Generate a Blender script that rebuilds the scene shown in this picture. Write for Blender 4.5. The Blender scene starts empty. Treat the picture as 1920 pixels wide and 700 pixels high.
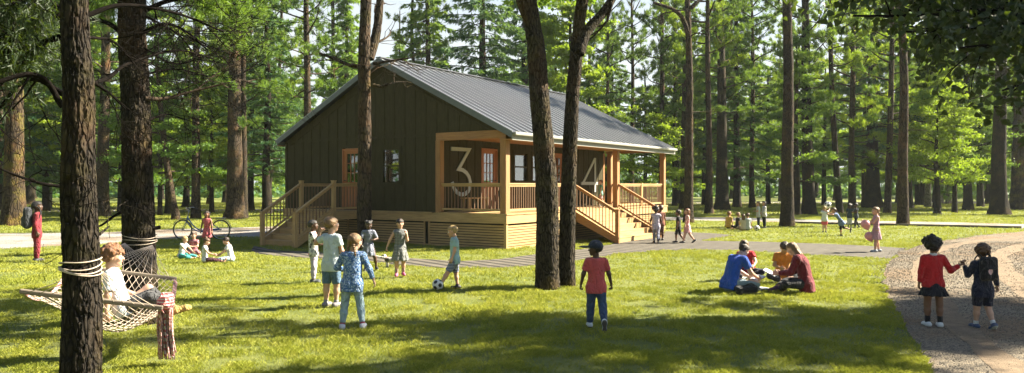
import bpy, math, random
import numpy as np
from mathutils import Vector, Matrix
random.seed(7); RNG=np.random.default_rng(11)
sc=bpy.context.scene; COL=sc.collection
F=1418.0; CH=1.95; HY=348.0
R=math.radians
def G(px,py):                 # photograph pixel -> point on the lawn
    Y=F*CH/(py-HY); return ((px-960)/F*Y, Y)
def P(px,py,Y): return np.array([(px-960)/F*Y, Y, CH-(py-HY)/F*Y])
# ------------------------------------------------------------ noise
def _h(i,j,k,s):
    n=(i*374761393+j*668265263+k*2147483647+s*974634777)&0xffffffff
    n=((n^(n>>13))*1274126177)&0xffffffff
    n=(n^(n>>16))&0xffffffff
    return n/4294967295.0
def vnoise(p,s=0):
    p=np.asarray(p,float); i=np.floor(p).astype(np.int64); f=p-i; f=f*f*(3-2*f)
    o=0
    for a in (0,1):
        for b in (0,1):
            for c in (0,1):
                w=(f[...,0] if a else 1-f[...,0])*(f[...,1] if b else 1-f[...,1])*(f[...,2] if c else 1-f[...,2])
                o=o+w*_h(i[...,0]+a,i[...,1]+b,i[...,2]+c,s)
    return o
def fbm(p,s=0,n=3):
    o=0;a=.5;p=np.asarray(p,float)
    for k in range(n): o=o+a*vnoise(p,s+k); p=p*2.03; a*=.5
    return o
# ------------------------------------------------------------ mesh helpers
def mk(name,V,Fs,mats=(),mi=None,smooth=False,parent=None,link=True):
    """Fs: list of integer arrays, each (n,k)"""
    V=np.asarray(V,np.float32).reshape(-1,3)
    if isinstance(Fs,np.ndarray): Fs=[Fs]
    Fs=[np.asarray(f,np.int32) for f in Fs if len(f)]
    me=bpy.data.meshes.new(name); me.vertices.add(len(V)); me.vertices.foreach_set('co',V.ravel())
    if Fs:
        li=np.concatenate([f.ravel() for f in Fs]); tot=np.concatenate([np.full(len(f),f.shape[1],np.int32) for f in Fs])
        st=np.concatenate([[0],np.cumsum(tot)[:-1]]).astype(np.int32)
        me.loops.add(len(li)); me.loops.foreach_set('vertex_index',li)
        me.polygons.add(len(tot)); me.polygons.foreach_set('loop_start',st); me.polygons.foreach_set('loop_total',tot)
        if mi is not None: me.polygons.foreach_set('material_index',np.asarray(mi,np.int32))
        me.polygons.foreach_set('use_smooth',np.full(len(tot),bool(smooth)))
    for m in (mats if isinstance(mats,(list,tuple)) else [mats]): me.materials.append(m)
    me.update(calc_edges=True); me.validate()
    o=bpy.data.objects.new(name,me)
    if link: COL.objects.link(o)
    if parent is not None: o.parent=parent
    return o
def empty(name,loc=(0,0,0),rz=0):
    o=bpy.data.objects.new(name,None); COL.objects.link(o); o.location=loc; o.rotation_euler=(0,0,rz); o.empty_display_size=.2; return o
def tag(o,label=None,cat=None,group=None,kind=None):
    if label: o['label']=label
    if cat: o['category']=cat
    if group: o['group']=group
    if kind: o['kind']=kind
    return o
class MB:
    """collects boxes, bars, tubes into one mesh"""
    def __init__(s): s.v=[]; s.q=[]; s.m=[]; s.n=0
    def add(s,V,Q,m=0):
        V=np.asarray(V,float).reshape(-1,3); s.v.append(V)
        for q in Q: s.q.append([i+s.n for i in q]); s.m.append(m)
        s.n+=len(V)
    def box(s,x0,x1,y0,y1,z0,z1,m=0):
        V=[(x,y,z) for z in (z0,z1) for y in (y0,y1) for x in (x0,x1)]
        s.add(V,[(0,2,3,1),(4,5,7,6),(0,1,5,4),(2,6,7,3),(0,4,6,2),(1,3,7,5)],m)
    def hexa(s,A,B,m=0):   # two quads (4 pts each) joined
        s.add(list(A)+list(B),[(3,2,1,0),(4,5,6,7)]+[(i,(i+1)%4,4+(i+1)%4,4+i) for i in range(4)],m)
    def bar(s,a,b,w,h,up=(0,0,1),m=0):
        a=np.array(a,float); b=np.array(b,float); d=b-a; d/=np.linalg.norm(d)
        u=np.array(up,float); r=np.cross(d,u); r/=np.linalg.norm(r); u=np.cross(r,d)
        c=[(-1,-1),(1,-1),(1,1),(-1,1)]
        s.hexa([a+r*w/2*i+u*h/2*j for i,j in c],[b+r*w/2*i+u*h/2*j for i,j in c],m)
    def tube(s,pts,r,n=8,m=0,cap=True):
        V,Q=tube_arr(pts,r,n,cap); s.add(V,Q,m)
    def lathe(s,prof,n=16,c=(0,0,0),ax=None,m=0):
        c=np.array(c,float); ax=np.array(ax if ax is not None else (0,0,1),float); ax/=np.linalg.norm(ax)
        t=np.array((1,0,0)) if abs(ax[0])<.9 else np.array((0,1,0)); u=np.cross(ax,t); u/=np.linalg.norm(u); w=np.cross(ax,u)
        V=[c+ax*z+r*(math.cos(2*math.pi*i/n)*u+math.sin(2*math.pi*i/n)*w) for r,z in prof for i in range(n)]
        Q=[(j*n+i,j*n+(i+1)%n,(j+1)*n+(i+1)%n,(j+1)*n+i) for j in range(len(prof)-1) for i in range(n)]
        s.add(V,Q,m)
    def torus(s,c,R_,r,ax=(0,1,0),n=40,k=8,m=0):
        ax=np.array(ax,float); ax/=np.linalg.norm(ax); t=np.array((1,0,0)) if abs(ax[0])<.9 else np.array((0,1,0))
        u=np.cross(ax,t); u/=np.linalg.norm(u); w=np.cross(ax,u); c=np.array(c,float); V=[];Q=[]
        for i in range(n):
            a=2*math.pi*i/n; d=math.cos(a)*u+math.sin(a)*w
            for j in range(k):
                b=2*math.pi*j/k; V.append(c+d*(R_+r*math.cos(b))+ax*r*math.sin(b))
                Q.append((i*k+j,((i+1)%n)*k+j,((i+1)%n)*k+(j+1)%k,i*k+(j+1)%k))
        s.add(V,Q,m)
    def build(s,name,mats,parent=None,smooth=False,bevel=0,link=True):
        V=np.concatenate(s.v) if s.v else np.zeros((0,3))
        f3=[q for q in s.q if len(q)==3]; f4=[q for q in s.q if len(q)==4]; fo=[q for q in s.q if len(q)>4]
        ms=[m for q,m in zip(s.q,s.m) if len(q)==3]+[m for q,m in zip(s.q,s.m) if len(q)==4]+[m for q,m in zip(s.q,s.m) if len(q)>4]
        Fs=[np.array(f3)] if f3 else []
        if f4: Fs.append(np.array(f4))
        for q in fo: Fs.append(np.array([q]))
        o=mk(name,V,Fs,mats,ms,smooth,parent,link)
        if bevel:
            md=o.modifiers.new('b','BEVEL'); md.width=bevel; md.segments=2; md.limit_method='ANGLE'
        return o
def frames(pts):
    pts=np.asarray(pts,float); T=np.gradient(pts,axis=0); T/=np.linalg.norm(T,axis=1)[:,None]+1e-12
    t=T[0]; a=np.array((0,0,1.)) if abs(t[2])<.9 else np.array((1.,0,0)); u=np.cross(t,a); u/=np.linalg.norm(u)
    U=[];W=[]
    for t in T:
        u=u-t*np.dot(u,t); u/=np.linalg.norm(u); U.append(u); W.append(np.cross(t,u))
    return T,np.array(U),np.array(W)
def tube_arr(pts,r,n=8,cap=True):
    pts=np.asarray(pts,float); r=np.broadcast_to(np.asarray(r,float),(len(pts),)); T,U,W=frames(pts)
    a=np.arange(n)*2*math.pi/n
    V=(pts[:,None]+r[:,None,None]*(np.cos(a)[None,:,None]*U[:,None]+np.sin(a)[None,:,None]*W[:,None])).reshape(-1,3)
    Q=[(j*n+i,j*n+(i+1)%n,(j+1)*n+(i+1)%n,(j+1)*n+i) for j in range(len(pts)-1) for i in range(n)]
    if cap: Q.append(tuple(range(n-1,-1,-1))); Q.append(tuple((len(pts)-1)*n+i for i in range(n)))
    return V,Q
def spline(pts,n):
    """Catmull-Rom through the points"""
    p=np.asarray(pts,float); p=np.vstack([2*p[0]-p[1],p,2*p[-1]-p[-2]]); m=len(p)-3
    t=np.linspace(0,m-1e-6,n); i=t.astype(int); f=(t-i)[:,None]
    a,b,c,d=p[i],p[i+1],p[i+2],p[i+3]
    return .5*((2*b)+(c-a)*f+(2*a-5*b+4*c-d)*f*f+(3*b-3*c+d-a)*f**3)
# ------------------------------------------------------------ materials
class NT:
    def __init__(s,name):
        s.m=bpy.data.materials.new(name); s.m.use_nodes=True; s.t=s.m.node_tree; s.n=s.t.nodes; s.n.clear()
        s.out=s.n.new('ShaderNodeOutputMaterial')
    def new(s,typ,ins=None,**kw):
        n=s.n.new('ShaderNode'+typ)
        for k,v in kw.items(): setattr(n,k,v)
        for k,v in (ins or {}).items(): s.set(n.inputs[k],v)
        return n
    def set(s,sock,v):
        if isinstance(v,bpy.types.NodeSocket): s.t.links.new(v,sock)
        elif isinstance(v,(tuple,list)) and len(v)==3 and sock.type=='RGBA': sock.default_value=(*v,1)
        else: sock.default_value=v
    def co(s,kind='Object',scale=(1,1,1),rot=(0,0,0)):
        c=s.new('TexCoord'); m=s.new('Mapping',{'Vector':c.outputs[kind],'Scale':scale,'Rotation':rot}); return m.outputs[0]
    def noise(s,vec,scale,detail=3,rough=.55,dist=0):
        return s.new('TexNoise',{'Vector':vec,'Scale':scale,'Detail':detail,'Roughness':rough,'Distortion':dist}).outputs['Fac']
    def ramp(s,f,stops,interp='LINEAR'):
        n=s.new('ValToRGB',{'Fac':f}); r=n.color_ramp; r.interpolation=interp
        while len(r.elements)<len(stops): r.elements.new(.5)
        for e,(p,c) in zip(r.elements,stops): e.position=p; e.color=(*c,1) if len(c)==3 else c
        return n.outputs['Color']
    def mix(s,f,a,b,mode='MIX'):
        n=s.new('Mix',data_type='RGBA',blend_type=mode); s.set(n.inputs[0],f); s.set(n.inputs[6],a); s.set(n.inputs[7],b); return n.outputs[2]
    def math(s,op,a,b=0,c=None,clamp=False):
        n=s.new('Math',operation=op,use_clamp=clamp); s.set(n.inputs[0],a); s.set(n.inputs[1],b)
        if c is not None: s.set(n.inputs[2],c)
        return n.outputs[0]
    def bump(s,h,strength=.5,dist=.02,normal=None):
        n=s.new('Bump',{'Height':h,'Strength':strength,'Distance':dist})
        if normal is not None: s.set(n.inputs['Normal'],normal)
        return n.outputs[0]
    def pbr(s,col,rough=.8,normal=None,**kw):
        p=s.new('BsdfPrincipled'); s.set(p.inputs['Base Color'],col); s.set(p.inputs['Roughness'],rough)
        for k,v in kw.items(): s.set(p.inputs[k.replace('_',' ')],v)
        if normal is not None: s.set(p.inputs['Normal'],normal)
        return p.outputs[0]
    def done(s,sh): s.t.links.new(sh,s.out.inputs['Surface']); return s.m
def V3(c,k): return tuple(min(1,x*k) for x in c)
def simple(name,c,rough=.7,var=.18,scale=8,bump=.15,bscale=60,**kw):
    t=NT(name); v=t.co(); n=t.noise(v,scale,4)
    col=t.ramp(n,[(.3,V3(c,1-var)),(.7,V3(c,1+var))]); h=t.noise(v,bscale,2)
    return t.done(t.pbr(col,rough,t.bump(h,bump,.005),**kw))
def wood(name,c,axis='X',var=.3,rough=.7):
    """long grain along one axis, plus knots and board to board change"""
    t=NT(name); sc_={'X':(1.2,14,14),'Y':(14,1.2,14),'Z':(14,14,1.2)}[axis]
    v=t.co('Object',sc_); n=t.noise(v,1.6,5,.6,.6); m=t.noise(t.co('Object',(1,1,1)),1.1,2)
    c2=V3(c,1-var); c3=tuple(min(1,x*(1+var)) for x in c)
    col=t.ramp(n,[(.28,c2),(.5,c),(.75,c3)]); col=t.mix(t.math('MULTIPLY',m,.35),col,V3(c,.62))
    return t.done(t.pbr(col,rough,t.bump(n,.25,.004)))
# ------------------------------------------------------------ camera, sky, sun
cam=bpy.data.objects.new('camera',bpy.data.cameras.new('camera')); COL.objects.link(cam); sc.camera=cam
cam.location=(0,0,CH); cam.rotation_euler=(R(90),0,0); cam.data.sensor_width=36; cam.data.lens=36*F/1920
cam.data.shift_y=(350-HY)/1920*-1; cam.data.clip_end=2000; cam.data.clip_start=.1
EL=37.0; AZ=math.atan2(.957,.27)     # sun azimuth from +Y towards +X
W=bpy.data.worlds.new('World'); sc.world=W; W.use_nodes=True
nt=W.node_tree; bg=nt.nodes['Background']; sk=nt.nodes.new('ShaderNodeTexSky'); sk.sky_type='NISHITA'; sk.sun_disc=False
sk.sun_elevation=R(EL); sk.sun_rotation=AZ; sk.dust_density=.8; sk.ozone_density=1.0; sk.air_density=.75
_tc=nt.nodes.new('ShaderNodeTexCoord'); _sx=nt.nodes.new('ShaderNodeSeparateXYZ'); nt.links.new(_tc.outputs['Generated'],_sx.inputs[0])
_nz=nt.nodes.new('ShaderNodeTexNoise'); _nz.inputs['Scale'].default_value=5; _nz.inputs['Detail'].default_value=5; nt.links.new(_tc.outputs['Generated'],_nz.inputs['Vector'])
_ad=nt.nodes.new('ShaderNodeMath'); _ad.operation='MULTIPLY_ADD'; nt.links.new(_nz.outputs['Fac'],_ad.inputs[0]); _ad.inputs[1].default_value=-.3; nt.links.new(_sx.outputs[2],_ad.inputs[2])
_rp=nt.nodes.new('ShaderNodeValToRGB'); nt.links.new(_ad.outputs[0],_rp.inputs[0]); _rp.color_ramp.elements[0].position=.02; _rp.color_ramp.elements[0].color=(.92,)*3+(1,); _rp.color_ramp.elements[1].position=.30; _rp.color_ramp.elements[1].color=(0,0,0,1)
_mx=nt.nodes.new('ShaderNodeMix'); _mx.data_type='RGBA'; nt.links.new(_rp.outputs[0],_mx.inputs[0]); nt.links.new(sk.outputs[0],_mx.inputs[6]); _mx.inputs[7].default_value=(4.2,4.5,4.5,1)
nt.links.new(_mx.outputs[2],bg.inputs[0]); bg.inputs[1].default_value=.05
sl=bpy.data.lights.new('sun','SUN'); sl.energy=5.0; sl.angle=R(.55); sl.color=(1,.90,.70); so=bpy.data.objects.new('sun',sl); COL.objects.link(so)
sd=Vector((math.sin(AZ)*math.cos(R(EL)),math.cos(AZ)*math.cos(R(EL)),math.sin(R(EL)))); so.rotation_euler=sd.to_track_quat('Z','Y').to_euler()
sc.view_settings.view_transform='Standard'; sc.view_settings.look='None'; sc.view_settings.exposure=2.2; sc.view_settings.gamma=1; sc.view_settings.use_curve_mapping=False
sc.render.engine='CYCLES'; cy=sc.cycles; cy.max_bounces=7; cy.diffuse_bounces=1; cy.glossy_bounces=3; cy.transmission_bounces=5; cy.transparent_max_bounces=8; cy.volume_bounces=1
cy.use_denoising=True; cy.denoiser='OPENIMAGEDENOISE'; cy.denoising_input_passes='RGB_ALBEDO_NORMAL'; cy.sample_clamp_indirect=6
sc.render.filter_size=1.15; cy.caustics_reflective=False; cy.caustics_refractive=False; cy.use_adaptive_sampling=True; cy.adaptive_threshold=.015
# ------------------------------------------------------------ ground
def pxpoly(L): return np.array([G(*p) for p in L])
def dens(poly,step):
    out=[]
    for i in range(len(poly)):
        a,b=poly[i],poly[(i+1)%len(poly)]; n=max(1,int(np.linalg.norm(b-a)/step))
        for k in range(n): out.append(a+(b-a)*k/n)
    return np.array(out)
def rough_edge(poly,amp=.06,step=.3,seed=3):
    p=dens(poly,step); q=np.c_[p*1.3,np.zeros(len(p))]
    d=np.c_[fbm(q,seed)-.45,fbm(q,seed+9)-.45]*amp*2; q2=np.c_[p*6,np.zeros(len(p))]
    d+=np.c_[vnoise(q2,seed)-.5,vnoise(q2,seed+5)-.5]*amp
    return p+d*np.clip(np.hypot(p[:,0],p[:,1])/14,.6,2.5)[:,None]
def inside(poly,x,y):
    c=np.zeros(x.shape,bool); n=len(poly)
    for i in range(n):
        x0,y0=poly[i]; x1,y1=poly[(i+1)%n]
        if y0==y1: continue
        m=((y0>y)!=(y1>y))&(x<(x1-x0)*(y-y0)/(y1-y0)+x0); c^=m
    return c
def sheet(name,poly,z,m,kind='structure'):
    from mathutils.geometry import tessellate_polygon
    P3=[Vector((x,y,0)) for x,y in poly]; T=tessellate_polygon([P3])
    o=mk(name,[(x,y,z) for x,y in poly],[np.array([t for t in T])],m)
    # make the faces point up
    me=o.data
    bm=__import__('bmesh').new(); bm.from_mesh(me)
    for f in bm.faces:
        if f.normal.z<0: f.normal_flip()
    bm.to_mesh(me); bm.free()
    return tag(o,kind=kind)
road=np.array([G(*p) for p in [(1772,740),(1722,650),(1672,570),(1656,530),(1660,497),(1690,473),(1740,456),(1830,443),(1960,431),(2150,421),(2500,414)]]
   +[(60,40),(40,22),(22,9),(14,4),(6,-3),(3.2,-3)])
road[0]=(2.9,4.2)
isl=None
road=rough_edge(road,.07,.35,3)
band=rough_edge(pxpoly([(474,462),(520,470),(600,474),(700,480),(800,487),(870,490),(940,486),(1010,477),(1090,468),(1150,458),(1165,448),(1235,447),(1250,434),(1290,436),(1340,438),(1378,442),(1340,447),(1315,452),(1400,453),(1500,456),(1600,460),(1700,466),(1672,486),(1600,482),(1520,478),(1440,473),(1360,469),(1290,469),(1230,471),(1160,477),(1090,488),(1010,497),(950,502),(860,504),(780,500),(700,492),(600,486),(520,480),(474,474)]),.05,.35,8)
pathl=rough_edge(pxpoly([(-500,438),(0,438),(200,436),(330,430),(520,425),(560,432),(540,446),(420,444),(330,449),(180,458),(0,467),(-500,470)]),.06,.5,12)
farp=rough_edge(pxpoly([(1215,407),(1330,408),(1420,409),(1500,412),(1600,414),(1780,417),(1960,422),(2300,424),(2300,430),(1960,430),(1800,425),(1600,421),(1490,418),(1330,414),(1215,413)]),.05,.8,15)
fl=pxpoly([(-600,393),(0,392),(300,392.5),(640,392),(640,396.5),(300,397),(0,397.5),(-600,398)])
far2=pxpoly([(1215,379.5),(1500,379),(2600,379),(2600,382.5),(1500,382.5),(1215,383)])
PATHS=[road,band,pathl,farp]
def m_soil():
    t=NT('lawn_soil'); v=t.co(); n=t.noise(v,.35,4); n2=t.noise(v,5,5,.65); n3=t.noise(v,90,3,.7)
    a=t.ramp(n2,[(.25,(.095,.125,.022)),(.5,(.18,.215,.035)),(.75,(.30,.29,.085))])
    b=t.ramp(n,[(.35,(.15,.20,.028)),(.65,(.30,.31,.07))]); c=t.mix(.5,a,b)
    c=t.mix(t.math('MULTIPLY',n3,.5),c,(.10,.13,.02))
    return t.done(t.pbr(c,.95,t.bump(n3,.9,.05,t.bump(n2,.5,.1))))
def m_gravel(name,c1,c2,c3):
    t=NT(name); v=t.co(); vo=t.new('TexVoronoi',{'Vector':v,'Scale':48.0,'Randomness':1.0}); vo2=t.new('TexVoronoi',{'Vector':v,'Scale':75.0})
    rv=t.new('SeparateColor',{'Color':vo.outputs['Color']}).outputs[0]
    col=t.ramp(rv,[(0,c1),(.5,c2),(1,c3)]); big=t.noise(v,.45,4,.6)
    dirt=t.ramp(big,[(.45,(0,0,0)),(.6,(1,1,1))]); n=t.noise(v,14,4,.7)
    col=t.mix(t.math('MULTIPLY',dirt,.65),col,t.ramp(n,[(.3,(.15,.085,.038)),(.7,(.32,.19,.085))]))
    h=t.math('ADD',t.math('MULTIPLY',vo.outputs['Distance'],-1.0),t.math('MULTIPLY',vo2.outputs['Distance'],-.5))
    return t.done(t.pbr(col,.9,t.bump(h,1.0,.03)))
def m_plank():
    t=NT('plank_paving'); v=t.co('Object',(1,1,1),(0,0,R(-38)))
    w=t.new('TexWave',{'Vector':v,'Scale':.78,'Distortion':.25,'Detail':2,'Detail Scale':2.0},wave_type='BANDS',bands_direction='X').outputs['Fac']
    g=t.ramp(w,[(.0,(0,0,0)),(.22,(0.0,)*3),(.36,(1,1,1))]); n=t.noise(v,2.2,4,.6); n2=t.noise(v,40,3,.7)
    c=t.ramp(n,[(.3,(.065,.055,.042)),(.7,(.15,.13,.10))]); c=t.mix(t.math('MULTIPLY',n2,.5),c,(.13,.12,.10))
    c=t.mix(g,(.02,.017,.013),c)
    return t.done(t.pbr(c,.9,t.bump(t.math('ADD',g,t.math('MULTIPLY',n2,.3)),.8,.03)))
g=mk('ground',[(-700,-60,0),(700,-60,0),(700,900,0),(-700,900,0)],[np.array([(0,1,2,3)])],m_soil()); tag(g,kind='structure')
sheet('plank_path',band,.006,m_plank())
sheet('gravel_road',road,.011,m_gravel('road_gravel',(.10,.085,.065),(.21,.17,.12),(.37,.30,.21)))
gl=m_gravel('path_gravel',(.26,.25,.24),(.38,.36,.34),(.5,.48,.45))
sheet('gravel_path',pathl,.004,gl); sheet('far_path',farp,.004,gl); sheet('far_path',fl,.004,gl); sheet('far_path',far2,.004,gl)
def strip(name,pts,w,h,m):
    b=MB()
    for i in range(len(pts)-1): b.bar((*pts[i],h/2),(*pts[i+1],h/2),w,h)
    return tag(b.build(name,m),kind='structure')
kerbm=simple('kerb_earth',(.10,.085,.06))
strip('kerb',[G(x,y) for x,y in [(1490,419),(1600,422),(1800,426),(1915,428.6)]],.16,.10,kerbm)

def track(off,w,seed):
    c=spline(np.array([(3.6,5.0),(4.9,9.15),(6.1,12.2),(7.6,15.4),(9.6,19.2),(12.6,23.6),(18.2,28.6),(30,33.5)]),60); T=np.gradient(c,axis=0); T/=np.linalg.norm(T,axis=1)[:,None]; Nn=np.c_[T[:,1],-T[:,0]]
    ww=w*(.7+.8*fbm(np.c_[c*.6,np.zeros(60)],seed,2))[:,None]; poly=np.vstack([c+Nn*(off-ww/2),(c+Nn*(off+ww/2))[::-1]]); return rough_edge(poly,.07,.3,seed)
t=NT('track_dirt'); v=t.co(); n=t.noise(v,5,5,.7); n2=t.noise(v,60,3,.7); c=t.ramp(n,[(.3,(.12,.08,.045)),(.55,(.22,.15,.085)),(.75,(.32,.245,.165))]); c=t.mix(t.math('MULTIPLY',n2,.5),c,(.16,.13,.10)); TRM=t.done(t.pbr(c,.95,t.bump(t.math('ADD',n,n2),.6,.03)))
TRK=[track(.75,.40,3),track(2.35,.5,5),track(4.6,.6,7)]
for q in TRK: sheet('wheel_track',q,.015,TRM)
# ------------------------------------------------------------ cabin. local x = along the side (s), local y = along the gable (t)
OX,OY=-.2,23.0; CA=math.atan2(.828,.56)
def ST(s,t,z=0): return np.array([OX+s*.56-t*.828,OY+s*.828+t*.56,z])
DK=1.09; LS=12.2; WT=10.1; TP=2.72; EH=3.62; RH=6.12
cab=empty('cabin',(OX,OY,0),CA); tag(cab,'dark green timber cabin with metal roof, corner porch and the numbers 3 and 4','cabin')
def m_siding():
    t=NT('siding'); v=t.co('Object',(3,3,.6)); n=t.noise(v,5,5,.6); n2=t.noise(t.co(),.8,3)
    c=t.ramp(n,[(.3,(.046,.038,.016)),(.7,(.072,.060,.026))]); c=t.mix(t.math('MULTIPLY',n2,.3),c,(.030,.028,.015))
    return t.done(t.pbr(c,.75,t.bump(n,.15,.004),Specular_IOR_Level=.15))
def m_roof():
    t=NT('roof_metal'); v=t.co(); n=t.noise(v,1.2,3); c=t.ramp(n,[(.3,(.11,.118,.135)),(.7,(.16,.168,.185))])
    return t.done(t.pbr(c,.38,None,Metallic=.65))
def m_glass():
    t=NT('window_glass'); gl_=t.new('BsdfGlossy',{'Color':(.95,.97,1),'Roughness':.02}); tr=t.new('BsdfTransparent',{'Color':(.82,.86,.84)})
    fr=t.new('Fresnel',{'IOR':1.5}); f=t.math('MULTIPLY',fr.outputs[0],4.0,clamp=True)
    mx=t.new('MixShader',{0:f}); t.t.links.new(tr.outputs[0],mx.inputs[1]); t.t.links.new(gl_.outputs[0],mx.inputs[2])
    return t.done(mx.outputs[0])
SEAM=simple('seam_metal',(.36,.37,.39),.35,.05,8,0,Metallic=.5); SID=m_siding(); ROOF=m_roof(); GLS=m_glass()
CEDX=wood('cedar_x',(.38,.19,.075),'X'); CEDY=wood('cedar_y',(.38,.19,.075),'Y'); CEDZ=wood('cedar_z',(.38,.19,.075),'Z')
PINX=wood('pine_x',(.50,.32,.14),'X'); PINY=wood('pine_y',(.50,.32,.14),'Y'); PINZ=wood('pine_z',(.50,.32,.14),'Z')
DOORM=wood('door_wood',(.42,.14,.045),'Z',.2,.45); INT=simple('interior_wall',(.78,.60,.33)); INF=wood('interior_floor',(.36,.22,.11),'X')
IRON=simple('black_iron',(.02,.02,.02),.45); FASM=simple('fascia_metal',(.30,.30,.27),.5,.08); BRGM=simple('bargeboard_metal',(.13,.145,.16),.5,.08); NUM=simple('number_metal',(.50,.51,.50),.45,.05)
RT=WT/2; rz=lambda t: EH+(RH-EH)*(1-abs(t-RT)/RT)
def hole_wall(name,u0,u1,z0,z1,holes,fn,thick,mat_,batt=None,top=None):
    """wall in the plane given by fn(u, off, z); rectangular holes left open; gable top by triangle list"""
    b=MB(); us=sorted({u0,u1,*[h[0] for h in holes],*[h[1] for h in holes]}); zs=sorted({z0,z1,*[h[2] for h in holes],*[h[3] for h in holes]})
    for i in range(len(us)-1):
        for j in range(len(zs)-1):
            cu=(us[i]+us[i+1])/2; cz=(zs[j]+zs[j+1])/2
            if any(h[0]<cu<h[1] and h[2]<cz<h[3] for h in holes): continue
            A=[fn(us[i],0,zs[j]),fn(us[i+1],0,zs[j]),fn(us[i+1],0,zs[j+1]),fn(us[i],0,zs[j+1])]
            B=[fn(us[i],thick,zs[j]),fn(us[i+1],thick,zs[j]),fn(us[i+1],thick,zs[j+1]),fn(us[i],thick,zs[j+1])]
            b.hexa(A,B)
    return b
# gable front wall (plane s=0, outside towards -s), u = t
fg=lambda u,o,z:(o,u,z)
doorL=(6.12,7.05,DK+.02,3.27); winL=(4.30,5.10,2.02,3.20)
b=hole_wall('w',TP,WT,DK,EH,[doorL,winL],fg,.14,SID)
# gable triangle and the band above the porch
b.hexa([fg(0,0,EH),fg(WT,0,EH),fg(RT,0,RH),fg(RT,0,RH)],[fg(0,.14,EH),fg(WT,.14,EH),fg(RT,.14,RH),fg(RT,.14,RH)])
for k in range(0,24):                      # battens
    t=WT-.03-k*.46
    if t<.05: break
    z0=DK if t>TP+.1 else EH
    segs=[(z0,EH-.06)] if t>TP+.1 else []
    for h in (doorL,winL):
        if h[0]-.12<t<h[1]+.12: segs=[(DK,h[2]-.1),(h[3]+.12,EH-.06)]
    segs.append((EH+.02,rz(t)-.32))
    for a,c in segs:
        if c-a>.05: b.box(-.018,0,t-.022,t+.022,a,c)
b.box(-.024,0,.02,WT,EH-.06,EH+.02)
b.box(-.022,0,WT-.09,WT+.02,DK,EH-.06)
for sgn in (-1,1):                          # inner rake board
    t0=RT+sgn*(RT-.25); b.bar((-.014,t0,rz(t0)-.28),(-.014,RT,RH-.25),.024,.07,(0,0,1))
gw=b.build('gable_wall',SID,cab)
# porch back wall (plane t=TP, outside towards -t), u = s
fs=lambda u,o,z:(u,TP+o,z)
doorP=(2.45,3.42,DK+.02,3.28); winP=(4.5,5.45,2.1,3.2); doorQ=(7.2,8.15,DK+.02,3.28); winQ=(5.75,6.6,2.1,3.2)
b=hole_wall('w',.144,11.75,DK,EH+.02,[doorP,winP,doorQ,winQ],fs,.14,SID)
for k in range(26):
    s=.25+k*.46
    if s>11.7: break
    segs=[(DK,EH-.05)]
    for h in (doorP,winP,doorQ,winQ):
        if h[0]-.12<s<h[1]+.12: segs=[(DK,h[2]-.1),(h[3]+.12,EH-.05)]
    for a,c in segs:
        if c-a>.05: b.box(s-.022,s+.022,TP-.018,TP,a,c)
pw=b.build('porch_wall',SID,cab)
# rear walls
b=hole_wall('w',TP,WT,DK,EH,[(4.2,5.4,1.95,3.2)],lambda u,o,z:(LS-.45+o,u,z),.14,SID); b.hexa([(LS-.45,.3,EH),(LS-.45,WT,EH),(LS-.45,RT,RH-.02),(LS-.45,RT,RH-.02)],[(LS-.31,.3,EH),(LS-.31,WT,EH),(LS-.31,RT,RH-.02),(LS-.31,RT,RH-.02)]); b.build('rear_gable_wall',SID,cab)
b=hole_wall('w',.144,LS-.45,DK,EH,[(1.0,2.4,2.0,3.2),(3.2,4.6,2.0,3.2),(5.5,7,2,3.2),(8.5,10,2,3.2)],lambda u,o,z:(u,WT-o,z),.14,SID); b.build('rear_wall',SID,cab)
b=MB(); b.box(.15,11.7,TP+.15,WT-.16,DK-.05,DK); b.build('interior_floor',INF,cab)
b=MB(); b.box(5.6,5.7,TP+.15,WT-.16,DK+.01,EH-.1); b.box(.15,5.6,8.2,8.3,DK+.01,EH-.1); b.box(.15,11.7,TP+.15,WT-.16,EH-.09,EH-.04); b.build('interior_wall',INT,cab)
b=MB(); b.box(2.0,3.2,5.8,6.6,DK+.7,DK+.74)
for x in (2.05,3.1):
    for y in (5.85,6.5): b.box(x,x+.05,y,y+.05,DK,DK+.7)
b.build('interior_table',PINX,cab)
# roof: two slopes with standing seams
def roof_slope(sgn):
    e=.20 if sgn>0 else .42; y_e=RT+sgn*(RT+e); z_e=EH-(RH-EH)/RT*e+.14; y_r=RT; z_r=RH+.14; th=.07; s0,s1=-.26,LS+.26
    b=MB(); A=[(s0,y_e,z_e),(s1,y_e,z_e),(s1,y_r,z_r),(s0,y_r,z_r)]; b.hexa([(x,y,z-th) for x,y,z in A],A)
    o=b.build('roof_slope',ROOF,cab)
    b=MB(); n=31
    for k in range(n+1):
        s=s0+.02+(s1-s0-.04)*k/n; b.bar((s,y_e,z_e+.02),(s,y_r,z_r+.02),.028,.05,(1,0,0))
    b.build('standing_seam',SEAM,o)
    b=MB(); yf=y_e+sgn*.012; b.box(s0,s1,min(yf,yf-sgn*.03),max(yf,yf-sgn*.03),z_e-.24,z_e-.01)
    b.build('fascia',FASM,o)
    b=MB(); yg=y_e+sgn*.07; b.bar((s0+.02,yg,z_e-.05),(s1,yg,z_e-.05),.11,.1,(0,0,1)); b.build('gutter',FASM,o,bevel=.02)
    b=MB(); ys=RT+sgn*(RT+.02); b.box(s0+.02,s1-.02,min(ys,yf-sgn*.04),max(ys,yf-sgn*.04),z_e-.22,z_e-.2); b.build('soffit',CEDX,o)
    for s_ in (s0-.014,s1-.012): b=MB(); b.bar((s_+.013,y_e,z_e-.09),(s_+.013,y_r,z_r-.09),.026,.17,(0,0,1)); b.build('bargeboard',BRGM,o)
    return o
roof_slope(-1); roof_slope(1)
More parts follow.
